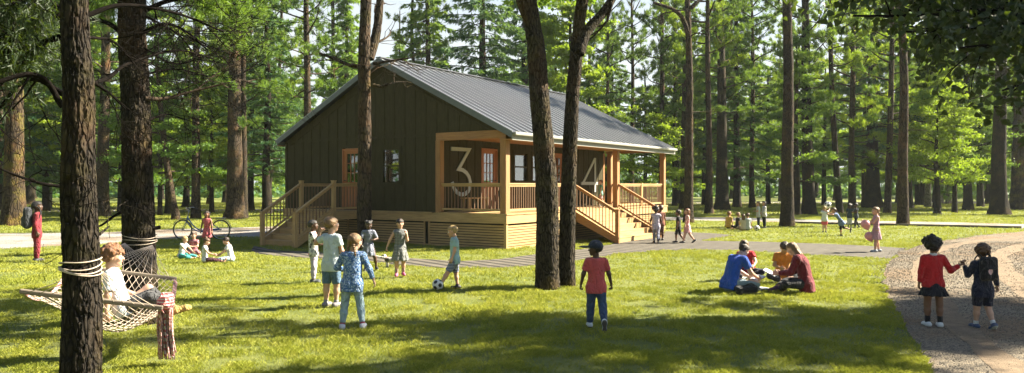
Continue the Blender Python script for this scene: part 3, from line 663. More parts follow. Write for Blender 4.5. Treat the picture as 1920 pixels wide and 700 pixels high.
# --- near trees ---
t1,_=tree(151,775,67,[(152,560),(149,350),(143,150),(138,0)],'dark',None,'thick dark foreground trunk that holds the near end of the rope hammock',9.5,3,.08,0)
put_crown(t1,'pineHi',.5,1.0,None,-.2,0,-1.5)
t2,_=tree(264,606,54,[(262,470),(258,350),(250,150),(250,0)],'dark','pineHi','thick ridged trunk that holds the far end of the rope hammock',17,3,.35,0,cs=.7,cdz=-1.5)
t3,_=tree(1026,541,44,[(1026,480),(1025,350),(1013,200),(1005,90),(990,0)],'grey',None,'leaning grey trunk before the porch, left and thicker one of the pair',14,2,.10)
t4,_=tree(1063,537,31,[(1063,480),(1066,350),(1072,200),(1084,60),(1092,0)],'grey',None,'slimmer trunk of the pair in front of the porch, forking near the top',14,2,.10)
t5,_=tree(685,466,27,[(683,400),(683,250),(684,100),(686,0)],'pine','pineHi','slender rough pine standing close in front of the cabin gable',19,2,.18,3)
put_crown(t4,'padC',.85,2.0,None,.5,0,4.2)
t6,_=tree(2900,532,60,[(2900,400),(2900,200)],'dark',None,'broad tree beyond the right edge that shades the gravel road',14,0,.3)
for q_ in ((0,0,2.5,.95,0),(1.2,-.5,4.5,.8,2)): put_crown(t6,'padC',q_[3],q_[4],None,q_[0],q_[1],q_[2])
# trunk 1 limbs
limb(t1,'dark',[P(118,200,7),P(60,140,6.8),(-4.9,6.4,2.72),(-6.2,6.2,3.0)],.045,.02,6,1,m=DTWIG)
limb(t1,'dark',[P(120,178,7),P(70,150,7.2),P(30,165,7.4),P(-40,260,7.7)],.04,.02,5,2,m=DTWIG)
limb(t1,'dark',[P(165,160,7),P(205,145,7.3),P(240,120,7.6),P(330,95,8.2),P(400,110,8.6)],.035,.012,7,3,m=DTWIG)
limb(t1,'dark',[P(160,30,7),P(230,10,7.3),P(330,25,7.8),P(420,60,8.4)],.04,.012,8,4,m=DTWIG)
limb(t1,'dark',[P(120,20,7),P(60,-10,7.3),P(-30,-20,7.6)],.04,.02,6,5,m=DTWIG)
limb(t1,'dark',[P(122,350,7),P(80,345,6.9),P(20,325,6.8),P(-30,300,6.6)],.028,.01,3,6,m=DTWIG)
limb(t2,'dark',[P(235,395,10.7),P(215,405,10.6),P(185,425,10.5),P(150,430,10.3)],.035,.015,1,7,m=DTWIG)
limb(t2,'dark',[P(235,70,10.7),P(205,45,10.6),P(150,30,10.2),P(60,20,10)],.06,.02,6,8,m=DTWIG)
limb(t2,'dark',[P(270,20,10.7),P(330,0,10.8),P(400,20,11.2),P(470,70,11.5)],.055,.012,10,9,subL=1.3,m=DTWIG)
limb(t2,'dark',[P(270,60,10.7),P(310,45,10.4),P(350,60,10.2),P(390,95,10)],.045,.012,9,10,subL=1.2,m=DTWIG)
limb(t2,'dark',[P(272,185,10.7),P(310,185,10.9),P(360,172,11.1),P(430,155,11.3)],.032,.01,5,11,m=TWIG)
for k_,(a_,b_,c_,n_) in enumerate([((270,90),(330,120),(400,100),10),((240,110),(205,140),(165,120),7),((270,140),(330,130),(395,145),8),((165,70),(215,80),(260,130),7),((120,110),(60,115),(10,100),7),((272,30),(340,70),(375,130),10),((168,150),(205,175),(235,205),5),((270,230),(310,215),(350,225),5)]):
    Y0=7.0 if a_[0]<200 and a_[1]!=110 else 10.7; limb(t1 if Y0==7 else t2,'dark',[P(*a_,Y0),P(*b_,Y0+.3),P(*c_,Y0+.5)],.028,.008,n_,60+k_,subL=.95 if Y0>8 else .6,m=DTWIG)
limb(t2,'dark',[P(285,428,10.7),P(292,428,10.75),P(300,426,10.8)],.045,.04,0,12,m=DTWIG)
limb(t1,'dark',[P(186,440,7),P(196,432,7.05),P(204,425,7.1)],.014,.006,1,13)
limb(t4,'grey',[P(1085,100,14.4),P(1100,60,14.5),P(1130,25,14.6),P(1160,-20,14.7)],.12,.07,1,14,nseg=24)
limb(t3,'grey',[P(1000,60,14.4),P(982,20,14.3),P(968,-20,14.2)],.10,.07,1,15,nseg=24)
limb(t5,'pine',[P(700,160,23.4),P(715,163,23.3),P(728,158,23.2)],.06,.045,1,16)
limb(t5,'pine',[P(672,125,23.4),P(655,122,23.3),P(630,112,23.2),P(600,100,23)],.07,.03,4,17)
limb(t5,'pine',[P(692,110,23.4),P(704,70,23.6),P(710,30,23.7),P(714,-20,23.7)],.15,.10,1,18,nseg=20)
limb(t5,'pine',[P(700,120,23.4),P(730,115,23.2),P(775,108,23)],.05,.02,5,19)
# --- middle trees ---
rows=[ # px,py,w,up,bark,crown,label,H,near,flare,stubs,kwargs
(26,423,36,[(26,350),(27,200),(26,0)],'moss','pineHi','broad mossy trunk standing beyond the path behind the pupil in dark red',22,1,.5,4),
(192,406,22,[(192,300),(197,150),(202,0)],'pine','pineB','trunk seen between the two hammock trees',21,1,.4,6),
(329,412,15,[(322,370),(305,250),(292,100),(288,0)],'pine','padC','thin leaning trunk behind the seated toddlers and the blue bicycle',13,1,.25,4),
(367,410,17,[(367,300),(367,150),(370,0)],'pine','pineC','straight middle-thick trunk rising behind the bicycle handlebar',22,1,.35,8),
(441,410,29,[(441,300),(441,150),(442,0)],'pine','pineA','stout plated pine trunk behind the rear wheel of the bicycle',23,1,.55,4),
(458,409,13,[(458,300),(455,150),(454,0)],'grey','pineB','thinner trunk half hidden right behind the stout plated pine',21,0,.3,2),
(500,392,11,[(508,320),(518,220),(527,100),(528,0)],'grey','pineC','thin wavy trunk at the left corner of the cabin',20,1,.25,8),
(577,404,17,[(577,300),(577,150),(574,0)],'pine','pineA','pine trunk rising behind the left slope of the cabin roof',23,1,.3,8),
(1291,418,17,[(1292,300),(1293,150),(1291,60),(1290,0)],'pine','pineHi','reddish pine trunk just right of the cabin porch',20,1,.35,5),
(1353,394,21,[(1353,300),(1354,150),(1352,0)],'grey','pineA','straight grey pine trunk at the right of the porch, farther off than its neighbour',25,1,.6,6),
(1476,425,23,[(1477,300),(1477,150),(1476,0)],'grey',None,'straight thick trunk to the right of the two standing pupils',23,1,.35,2),
(1517,402,22,[(1515,300),(1513,150),(1508,0)],'dark','pineB','dark mottled trunk behind the child who lifts the ball',24,1,.4,6),
(1574,400,12,[(1568,300),(1560,150),(1558,0)],'dark','pineC','thin slightly leaning dark trunk behind the running child in blue',22,1,.4,8),
(1664,400,13,[(1668,300),(1669,150),(1672,0)],'pine','pineB','thin red-brown trunk left of the trunk by the balloons',22,1,.4,6),
(1693,423,19,[(1693,300),(1694,150),(1692,0)],'pine','pineHi','rough brown trunk on the lawn right of the girl with the balloons',19,1,.35,8),
(1815,394,15,[(1814,300),(1811,150),(1808,0)],'dark','padC','scarred dark trunk left of the big trunk near the right edge',13,1,.5,5),
(1873,403,26,[(1873,300),(1874,150),(1876,0)],'dark','pineA','big dark trunk beside the bend of the gravel road near the right edge',24,1,.55,2),
(1908,393,24,[(1910,300),(1914,150),(1914,0)],'moss','pineB','sunlit mossy trunk at the right edge of the picture',23,1,.5,2),
(1382,389,14,[(1382,300),(1380,150),(1380,0)],'dark','spruceA','dark fir trunk behind the straight grey pine',25,0,.6,0),
(1636,390,24,[(1636,330),(1637,200),(1638,0)],'dark','spruceC','wide-footed dark fir behind the two children in shade',27,0,.8,0),
(795,392,10,[(796,250),(774,100),(774,0)],'pine','pineC','thin pine rising behind the cabin roof near the ridge',26,0,.3,6),
(1138,388,9,[(1138,250),(1140,100),(1139,0)],'pine','pineA','tall thin pine behind the middle of the cabin roof',26,0,.3,6),
(1265,386,10,[(1265,250),(1265,100),(1265,0)],'dark','pineB','dark pine behind the far corner of the porch',24,0,.4,3),
(86,396,12,[(86,300),(88,150),(88,0)],'dark','spruceA','dark trunk in the wood just left of the foreground trunk',25,0,.4,0),
(92,391,10,[(93,330),(95,250),(96,200)],'pale','spruceB','pale trunk in the distance beside the pupil in dark red',20,0,.4,0),
(1740,388,12,[(1740,350),(1745,330)],'pale','padC','short pale forked trunk in the sunlit clearing on the right',11,0,.4,0),
(1762,382,12,[(1762,340),(1762,300)],'pale','spruceB','left one of the pale straight trunks far off in the clearing',21,0,.3,0),
(1778,382,10,[(1778,340),(1778,300)],'pale','spruceB','right one of the pale straight trunks far off in the clearing',22,0,.3,0),
(470,396,12,[(470,340),(474,260),(470,150)],'dark','padC','dark crooked trunk behind the side stair of the cabin',13,0,.6,4),
(397,399,9,[(397,330),(398,250)],'dark','padA','small layered tree between the two trunks behind the bicycle',9,0,.3,2),
(300,404,9,[(300,340),(303,200)],'dark','padA','small layered tree behind the thin leaning trunk',9.5,0,.3,2),
(150,400,10,[(150,340),(150,200)],'dark','padC','dark layered tree behind the foreground trunk',12,0,.3,2),
(505,386,10,[(505,330),(506,200)],'dark','padC','leafy layered tree at the foot of the left roof slope',12,0,.3,2),
(225,398,10,[(225,340),(226,200)],'dark','padA','layered tree filling the gap beside the far hammock trunk',9,0,.3,2),
(1210,384,9,[(1210,330),(1211,200)],'dark','padC','layered tree seen through the far end of the porch',12,0,.3,2),
(1320,385,9,[(1320,330),(1321,200)],'dark','padC','bright layered tree right of the reddish pine trunk',12,0,.3,2),
(1440,384,9,[(1440,330),(1441,200)],'dark','padC','layered tree behind the two standing pupils',12,0,.3,2),
(1545,385,9,[(1545,330),(1546,200)],'dark','padC','layered tree behind the dark mottled trunk',12,0,.3,2),
(1600,384,9,[(1600,330),(1601,200)],'dark','pineLow','low-branched pine behind the children playing ball',17,0,.3,2),
(1720,385,9,[(1720,330),(1721,200)],'dark','pineLow','low-branched pine between the brown trunk and the clearing',17,0,.3,2),
(1838,388,12,[(1838,330),(1838,200)],'dark','padC','yellow-green layered tree beside the scarred dark trunk',12,0,.3,2),
(1790,400,10,[(1790,330),(1789,200)],'dark','padA','small bright layered tree on the lawn left of the big right trunk',9,0,.3,2),
]
for r in rows: tree(r[0],r[1],r[2],r[3],r[4],r[5],r[6],r[7],r[8],r[9],r[10])
# forked limb of the reddish pine
def bytag(s): return [o for o in COL.objects if o.get('label','').startswith(s)][0]
tt=bytag('reddish pine'); limb(tt,'pine',[P(1291,65,39.5),P(1280,35,39.4),P(1262,18,39.2),P(1225,5,39)],.14,.06,2,31,nseg=12); limb(tt,'pine',[P(1296,15,39.5),P(1310,2,39.6),P(1330,-8,39.8)],.12,.06,1,32,nseg=12)
# --- the wood behind ---
lst=[]
rs=np.random.default_rng(77)
for Yb,n,keys in ((58,18,('padC','pineLow','padA','padD','padB','pineC')),(72,20,('padD','padC','pineB','padE','pineC')),(88,24,('padE','pineA','padD','spruceB','padD','pineLow')),(112,28,('spruceC','padE','pineA','padE','spruceA','padE')),(145,36,('spruceC','padE','padE','spruceA','spruceB','padE')),(185,46,('spruceC','padE','spruceA','padE'))):
    for k in range(n):
        x=((k+.5+rs.uniform(-.42,.42))/n-.5)*2*(Yb*.78+4); y=Yb+rs.uniform(-9,9)
        px=960+x/y*F
        if Yb<90 and 560<px<1150 and rs.uniform()<.35: continue
        if 690<px<960 and Yb<=112 and rs.uniform()<.45: continue
        lst.append((x,y,keys[k%len(keys)],rs.uniform(.85,1.12),rs.uniform(0,6.28)))
trm={}
for kk,bk in (('pine','pine'),('dark','dark'),('grey','grey')):
    V,Q=trunk_arr([(0,0,-.1),(0,0,.5),(.05,0,4),(-.1,.1,12),(.05,0,19),(0,0,24)],[.36,.34,.30,.22,.12,.05],12,40,.6,len(trm)+400,.06); trm[kk]=mk('trunk',V,[Q],BK[bk],None,True,None,False).data
knd={'padD':('leafy_tree','tall yellow-green leafy tree of the background wood','dark',.8),'padE':('leafy_tree','tall mid-green leafy tree of the background wood','dark',.8),'padA':('leafy_tree','small yellow-green layered tree at the near edge of the background wood','dark',.5),'padB':('leafy_tree','small yellow-green layered tree at the near edge of the background wood','dark',.4),'pineA':('pine_tree','tall loose-crowned pine of the background wood','pine',.7),'pineB':('pine_tree','tall loose-crowned pine of the background wood','pine',.7),'pineC':('pine_tree','yellow-green pine with a high crown in the background wood','pine',.6),'pineLow':('pine_tree','yellow-green pine with low branches in the background wood','pine',.6),
 'spruceA':('fir_tree','dark blue-green drooping fir of the background wood','dark',1.1),'spruceC':('fir_tree','dark blue-green drooping fir of the background wood','dark',1.2),'spruceB':('fir_tree','light green feathery fir of the background wood','grey',.9),'padC':('leafy_tree','leafy layered tree under the tall ones in the background wood','dark',.7)}
for k in range(26):   # the wood goes on behind the viewer
    a=R(95+(k%13)*13.5+rs.uniform(-4,4)) if False else R(118+(k%13)*13+rs.uniform(-4,4)); d_=rs.uniform(20,34)+(k//13)*22; x,y=math.sin(a)*d_,math.cos(a)*d_
    lst.append((x,y,('pineLow','spruceA','padC','pineA','spruceB')[k%5],rs.uniform(.9,1.1),rs.uniform(0,6.28)))
for k,(x_,y_) in enumerate([(-33,3),(-36,11),(-34,19),(-37,27),(-31,34)]): lst.append((x_,y_,('padD','padE')[k%2],1,k))
for k in range(14): lst.append((60+rs.uniform(-7,12),-30+k*9.5,('pineA','spruceC','padC')[k%3],1,k)); lst.append((-48-rs.uniform(0,14),-20+k*7.5,('pineLow','spruceC','padC')[k%3],1,k))
for x,y,key,s,rz_ in lst:
    nm,lab,bk,tw_=knd[key]; root=empty(nm,(x,y,0),rz_); root.scale=(s,s,s); tag(root,lab,'tree','background wood: '+lab.split(' of ')[0].split(' in ')[0])
    o=bpy.data.objects.new('trunk',trm[bk]); COL.objects.link(o); o.parent=root; o.scale=(tw_*1.1,tw_*1.1,(.48 if key=='padC' else .7 if key in('padD','padE') else .3 if key.startswith('pad') else 1))
    put_crown(root,key)
# named firs and pines that shape the skyline: (px,Y,key,scale,label)
for px,Y,key,s,lab in [(800,62,'spruceB',1.05,'light feathery fir whose tip shows above the left half of the cabin roof'),(905,60,'spruceC',1.0,'dark blue-green fir above the middle of the cabin roof'),(985,66,'spruceA',1.1,'dark fir behind the pair of grey trunks'),(650,70,'spruceB',1.0,'feathery fir above the left slope of the roof'),(440,64,'spruceB',.95,'feathery light fir behind the stout plated pine'),(500,52,'spruceC',.7,'blue-green fir behind the left roof slope'),(1185,70,'pineA',1.0,'dense pine above the right end of the roof'),(1240,62,'pineB',1.05,'pine with low boughs right of the roof'),(1410,66,'pineA',1,'broad pine between the grey trunk and the thick one'),(1620,72,'pineC',1.05,'high pine over the children playing ball'),(120,58,'pineLow',1,'low-branched pine far behind the foreground trunk'),(0,60,'pineLow',1.05,'low-branched pine at the left edge')]:
    x=(px-960)/F*Y; nm,_,bk,tw_=knd[key]; root=empty(nm,(x,Y,0),rs.uniform(0,6.28)); root.scale=(s,)*3; tag(root,lab,'tree')
    o=bpy.data.objects.new('trunk',trm[bk]); COL.objects.link(o); o.parent=root; o.scale=(tw_,tw_,1); put_crown(root,key)
# --- broad-leaved tree at the right whose dark leaves hang into the picture ---
def broadleaf():
    rs=np.random.default_rng(5); x,y=12.0,13.0; root=empty('broadleaf_tree',(x,y,0)); tag(root,'broad-leaved tree whose dark leaves hang in at the top right','tree')
    V,Q=trunk_arr([(0,0,-.1),(0,0,1),(.1,0,4),(-.3,.1,7),(-.2,.2,10.5)],[.38,.34,.3,.2,.06],40,120,.4,900,.1); mk('trunk',V,[Q],BK['dark'],None,True,root)
    w=Wd_(); C=[];D=[]
    ends=[(P(1530,-10,11.5)),(P(1600,30,11.2)),(P(1660,20,12)),(P(1700,60,10.8)),(P(1760,20,11.5)),(P(1800,90,10.5)),(P(1870,60,11.2)),(P(1900,130,10.4)),(P(1880,170,10.2)),(P(1950,200,9.8)),(P(1560,-60,12.2)),(P(1460,-40,12.5)),(P(1900,0,12)),(P(1990,120,11))]
    limbs=[np.array(e) for e in ends]
    for k in range(27):
        a=rs.uniform(0,6.28); rr_=rs.uniform(1.5,6.0); limbs.append(np.array([x-1.2+math.cos(a)*rr_,y-1.2+math.sin(a)*rr_*.55,rs.uniform(5.4,10.5)]))
    for i,e in enumerate(limbs):
        e=e-np.array([x,y,0]); z0=min(8.5,max(3.2,e[2]*.72)); s=np.array([0,0,z0]); mid=(s+e)/2+np.array([0,0,.7]); p=spline([s,mid,e],12); w.tube(p,np.linspace(.09,.015,12),6)
        for k in range(11 if i<14 else 11):
            f=rs.uniform(.45,1); j=min(10,int(f*11)); q=p[j]; d=unit(p[j+1]-p[j])+rs.normal(0,.75,3); p2=wig(q,d,rs.uniform(.4,.9),5,rs,(0,0,-.45),.18); w.tube(p2,np.linspace(.012,.004,6),4)
            for j2 in range(1,6):
                for _ in range(3): C.append(p2[j2]+rs.normal(0,.1,3)); D.append(np.array([rs.normal(0,.5),rs.normal(0,.5),-.7]))
    o=bpy.data.objects.new('branchwork',w.mesh('branchwork',DTWIG)); COL.objects.link(o); o.parent=root
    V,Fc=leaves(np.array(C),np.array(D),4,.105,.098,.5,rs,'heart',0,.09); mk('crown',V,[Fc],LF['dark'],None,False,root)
broadleaf()
# dark leafy boughs of tree at the upper left
def bough(name,root,pts,nc,seed,lm,r=.03):
    rs=np.random.default_rng(seed); w=Wd_(); p=spline(np.array(pts)-np.array(root.location),16); w.tube(p,np.linspace(r,.008,16),6); C=[];D=[]
    for k in range(nc):
        i=rs.integers(3,15); p2=wig(p[i],unit(p[i+1]-p[i])+rs.normal(0,.8,3),rs.uniform(.25,.6),4,rs,(0,0,.1),.2); w.tube(p2,np.linspace(.007,.003,5),3)
        for j in (2,3,4): C.append(p2[j]); D.append(unit(p2[j]-p2[j-1]))
    o=bpy.data.objects.new('bough',w.mesh('bough',DTWIG)); COL.objects.link(o); o.parent=root
    V,Fc=leaves(np.array(C),np.array(D),26,.10,.012,.8,rs,'tri',.05,.03); mk('needle_tuft',V,[Fc],lm,None,False,o)
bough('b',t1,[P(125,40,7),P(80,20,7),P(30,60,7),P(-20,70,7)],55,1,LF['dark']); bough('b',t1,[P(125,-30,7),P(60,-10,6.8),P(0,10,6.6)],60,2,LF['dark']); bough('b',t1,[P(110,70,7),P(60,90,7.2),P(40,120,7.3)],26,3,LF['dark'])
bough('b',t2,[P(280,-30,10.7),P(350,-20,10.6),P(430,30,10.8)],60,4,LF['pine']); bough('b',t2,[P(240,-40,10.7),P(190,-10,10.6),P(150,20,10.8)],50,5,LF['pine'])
# small sunlit boughs on the middle trunks
for nm_,pts in (('pine trunk rising',[P(585,120,47),P(610,150,46),P(640,140,45)]),('thin wavy',[P(518,130,58),P(500,140,57),P(470,150,56)])):
    pass

# undergrowth closing the view under the far crowns
def undergrowth():
    rs=np.random.default_rng(31); C=[];D=[]
    for Yr,n in ((125,90),(155,110),(200,130)):
        for k in range(n):
            x=((k+rs.uniform())/n-.5)*2*(Yr*.85); y=Yr+rs.uniform(-10,10); h=rs.uniform(1.2,5.5)*(Yr/150); r=rs.uniform(1.5,4); m=int(150)
            a=rs.normal(0,1,(m,3))*np.array([r*.6,r*.6,h*.42]); a[:,2]=np.abs(a[:,2]); C.append(a+np.array([x,y,0])); D.append(np.tile([0,0,.3],(m,1))+a*.2)
    for k in range(150):
        a_=R(rs.uniform(62,298)); d_=rs.uniform(74,84) if math.degrees(a_)<140 else rs.uniform(60,76); m=110; h=rs.uniform(1.5,4); a=rs.normal(0,1,(m,3))*np.array([2.2,2.2,h*.45]); a[:,2]=np.abs(a[:,2]); C.append(a+np.array([math.sin(a_)*d_,max(-52,math.cos(a_)*d_),0])); D.append(np.tile([0,0,.3],(m,1))+a*.2)
    V,Fc=leaves(np.concatenate(C),np.concatenate(D),1,.85,.5,.8,rs,'rhomb'); tag(mk('undergrowth',V,[Fc],LF['spruce']),'far-off dark undergrowth beneath the background trees','undergrowth',kind='stuff')
undergrowth()
# ------------------------------------------------------------ air
t=NT('haze_air'); pv=t.new('VolumePrincipled',{'Color':(.86,.94,1.0),'Density':.00022,'Anisotropy':.2}); t.t.links.new(pv.outputs[0],t.out.inputs['Volume'])
hb=MB(); hb.box(-330,330,-40,330,-1,40); tag(hb.build('haze',t.m),kind='stuff')
# ------------------------------------------------------------ grass blades
def m_grass():
    t=NT('grass_blades'); v=t.co(); n=t.noise(v,.55,4,.6); n2=t.noise(v,5,4,.65); n3=t.noise(v,70,2,.6)
    c=t.ramp(n2,[(.25,(.11,.17,.018)),(.5,(.32,.345,.035)),(.72,(.58,.52,.12))]); c2=t.ramp(n,[(.35,(.18,.24,.022)),(.65,(.50,.49,.065))])
    c=t.mix(.45,c,c2); c=t.mix(t.math('MULTIPLY',n3,.55),c,t.ramp(n3,[(.4,(.06,.11,.012)),(.62,(.52,.50,.15))]))
    d=t.pbr(c,.6,None,Specular_IOR_Level=.2); d2=t.new('BsdfTranslucent',{'Color':t.mix(.4,c,(.30,.34,.03))}); mx=t.new('MixShader',{0:.38})
    t.t.links.new(d,mx.inputs[1]); t.t.links.new(d2.outputs[0],mx.inputs[2]); return t.done(mx.outputs[0])
def on_lawn(x,y):
    ok=np.ones(x.shape,bool)
    for pl in PATHS: ok&=~inside(pl,x,y)
    s=(x-OX)*.56+(y-OY)*.828; t_=-(x-OX)*.828+(y-OY)*.56
    return ok&~((s>-.05)&(s<LS)&(t_>-.05)&(t_<WT))
def blades(y0,y1,rho,hmin,hmax,w,seed,lean=.5,halfw=.70,clump=True):
    rs=np.random.default_rng(seed); area=halfw*2*(y1**2-y0**2)/2+2*(y1-y0)*1.0; n=int(area*rho)
    y=np.sqrt(rs.uniform(y0**2,y1**2,n)); x=rs.uniform(-1,1,n)*(halfw*y+.8)
    if clump:   # gather into tufts
        q=np.c_[x*3.1,y*3.1,np.zeros(n)]; d=fbm(q,5,3); keep=rs.uniform(size=n)<np.clip((d-.25)*2.6,.12,1); x,y,d=x[keep],y[keep],d[keep]
    else: d=np.full(n,.5)
    k=on_lawn(x,y); x,y,d=x[k],y[k],d[k]; n=len(x)
    big=fbm(np.c_[x*.5,y*.5,np.zeros(n)],21,3)
    h=.85*rs.uniform(hmin,hmax,n)*(.45+1.3*d)*(.6+.9*big); a=rs.uniform(0,6.28,n); la=rs.uniform(0,6.28,n); l=h*rs.uniform(.1,lean,n)*1.6
    ww=w*rs.uniform(.6,1.3,n); c,s=np.cos(a)*ww/2,np.sin(a)*ww/2; z=np.zeros(n)
    V=np.stack([np.stack([x-c,y-s,z],1),np.stack([x+c,y+s,z],1),np.stack([x+l*.35*np.cos(la)+c*.6,y+l*.35*np.sin(la)+s*.6,h*.6],1),np.stack([x+l*np.cos(la),y+l*np.sin(la),h],1),],1)
    return V.reshape(-1,3),np.arange(n*4).reshape(-1,4)
GM=m_grass(); VV=[];n0=0
for args in ((5.0,9,5200,.03,.062,.0055,1,.8),(9,15,2500,.032,.065,.009,2,.8),(15,27,900,.035,.07,.016,3,.7),(27,50,190,.04,.08,.034,4,.6),(50,85,40,.05,.1,.07,5,.6)):
    V,Q=blades(*args); VV.append(V)
VV=np.concatenate(VV); tag(mk('grass',VV,[np.arange(len(VV)).reshape(-1,4)],GM),'short sunlit lawn grass with longer tufts','grass',kind='stuff')
# loose stones on the road
def stones():
    rs=np.random.default_rng(9); n=60000; y=np.sqrt(rs.uniform(5**2,26**2,n)); x=rs.uniform(.15,.72,n)*y; k=inside(road,x,y); x,y=x[k],y[k]
    ex=rs.uniform(size=9000); yy=np.sqrt(rs.uniform(25,400,9000)); 
    i=rs.integers(0,len(road),7000); e=road[i]+rs.normal(0,.16,(7000,2)); e=e[(e[:,1]<30)&(e[:,1]>4)]; x=np.r_[x,e[:,0]]; y=np.r_[y,e[:,1]]
    tr=np.zeros(len(x),bool)
    for q in TRK: tr|=inside(q,x,y)
    k=~tr|(rs.uniform(size=len(x))<.25); x,y=x[k],y[k]
    n=len(x); r=rs.uniform(.005,.013,n)*np.clip(y/9,1,1.6); ph=rs.uniform(0,6.28,n); O=[]
    for k in range(4): O.append(np.stack([x+r*np.cos(ph+k*1.57)*rs.uniform(.7,1.3,n),y+r*np.sin(ph+k*1.57)*rs.uniform(.7,1.3,n),np.full(n,.008)],1))
    O.append(np.stack([x+rs.normal(0,.3,n)*r,y+rs.normal(0,.3,n)*r,.012+r*rs.uniform(.5,1.1,n)],1)); V=np.stack(O,1).reshape(-1,3); b=np.arange(n)*5
    Fc=np.concatenate([np.stack([b+k,b+(k+1)%4,b+4],1) for k in range(4)]); return V,Fc
V,Fc=stones(); t=NT('stone'); v=t.co(); c=t.ramp(t.noise(v,45,2,.6),[(.3,(.06,.055,.05)),(.5,(.17,.145,.11)),(.7,(.36,.31,.23))]); tag(mk('gravel',V,[Fc],t.done(t.pbr(c,.9))),'loose grey stones lying on the gravel road','gravel',kind='stuff')
# ------------------------------------------------------------ people: smooth implicit bodies turned into meshes
def surf_nets(fn,lo,hi,h):
    lo=np.array(lo,float); n=np.ceil((np.array(hi)-lo)/h).astype(int)+1
    g=np.stack(np.meshgrid(*[lo[i]+np.arange(n[i])*h for i in range(3)],indexing='ij'),-1); D=fn(g.reshape(-1,3)).reshape(n)
    s=D<0; c=np.zeros(tuple(n-1),int)
    for a in (0,1):
        for b in (0,1):
            for d in (0,1): c+=s[a:n[0]-1+a,b:n[1]-1+b,d:n[2]-1+d]
    mask=(c>0)&(c<8); idx=-np.ones(mask.shape,int); I=np.argwhere(mask); idx[mask]=np.arange(len(I))
    acc=np.zeros((len(I),3)); cnt=np.zeros(len(I)); cor=[(a,b,d) for a in (0,1) for b in (0,1) for d in (0,1)]
    val={k:D[I[:,0]+k[0],I[:,1]+k[1],I[:,2]+k[2]] for k in cor}
    for k in cor:
        for ax in range(3):
            if k[ax]==0:
                k2=list(k); k2[ax]=1; k2=tuple(k2); a,b=val[k],val[k2]; m=(a<0)!=(b<0); t=np.where(m,a/(a-b+1e-12),0)
                p=np.tile(np.array(k,float),(len(I),1)); p[:,ax]+=t; acc+=p*m[:,None]; cnt+=m
    V=lo+(I+acc/np.maximum(cnt,1)[:,None])*h; Q=[]
    for ax in range(3):
        sl0=[slice(None)]*3; sl1=[slice(None)]*3; sl0[ax]=slice(0,-1); sl1[ax]=slice(1,None); e=s[tuple(sl0)]!=s[tuple(sl1)]; E=np.argwhere(e)
        o=[k for k in range(3) if k!=ax]; ok=(E[:,o[0]]>0)&(E[:,o[1]]>0)&(E[:,o[0]]<n[o[0]]-1)&(E[:,o[1]]<n[o[1]]-1); E=E[ok]
        if not len(E): continue
        def cell(d0,d1):
            q=E.copy(); q[:,o[0]]-=d0; q[:,o[1]]-=d1; return idx[q[:,0],q[:,1],q[:,2]]
        q=np.stack([cell(1,1),cell(0,1),cell(0,0),cell(1,0)],1); inside0=s[E[:,0],E[:,1],E[:,2]]; flip=inside0 if ax!=1 else ~inside0
        q[~flip]=q[~flip][:,::-1]; Q.append(q)
    return V,np.concatenate(Q) if Q else np.zeros((0,4),int)
def smin(a,b,k):
    h=np.clip(.5+.5*(b-a)/k,0,1); return b+(a-b)*h-k*h*(1-h)
def cone(p,a,b,ra,rb,sq=None):
    a=np.asarray(a,float); b=np.asarray(b,float); q=p-a; d=b-a
    if sq is not None: ax,kf=sq; q=q+(kf-1)*(q@ax)[:,None]*ax; d=d+(kf-1)*(d@ax)*ax
    dd=d@d+1e-12; t=np.clip(q@d/dd,0,1); return np.linalg.norm(q-t[:,None]*d,axis=1)-(ra+(rb-ra)*t)
def ellip(p,c,r,M=None):
    q=p-c
    if M is not None: q=q@M
    r=np.asarray(r); k=np.linalg.norm(q/r,axis=1); return (k-1)*r.min()
def U3(v): v=np.array(v,float); return v/np.linalg.norm(v)
def union(prims,k):
    def f(p):
        o=None
        for pr_ in prims:
            d=cone(p,*pr_); o=d if o is None else smin(o,d,k)
        return o
    return f
def bbox(prims,m=.03):
    A=np.array([np.minimum(np.array(x[0])-x[2],np.array(x[1])-x[3]) for x in prims]).min(0); B=np.array([np.maximum(np.array(x[0])+x[2],np.array(x[1])+x[3]) for x in prims]).max(0); return A-m,B+m
SK={}
def skin(k):
    if k not in SK:
        c={'fair':(.62,.36,.25),'tan':(.46,.25,.15),'brown':(.20,.10,.06),'dark':(.085,.043,.028),'light':(.55,.33,.23)}[k]
        t=NT('skin_'+k); v=t.co(); col=t.ramp(t.noise(v,14,2),[(.3,V3(c,.9)),(.7,V3(c,1.08))]); SK[k]=t.done(t.pbr(col,.5,None,Subsurface_Weight=.08,Subsurface_Scale=.02))
    return SK[k]
EYEW=simple('eye_white',(.75,.75,.72),.3,.02); IRIS=simple('iris',(.03,.018,.012),.3,.02); LIPC={k:simple('lips_'+k,c,.5,.05) for k,c in {'fair':(.50,.17,.14),'light':(.45,.16,.13),'tan':(.34,.12,.09),'brown':(.17,.06,.05),'dark':(.09,.035,.03)}.items()}
CL={}
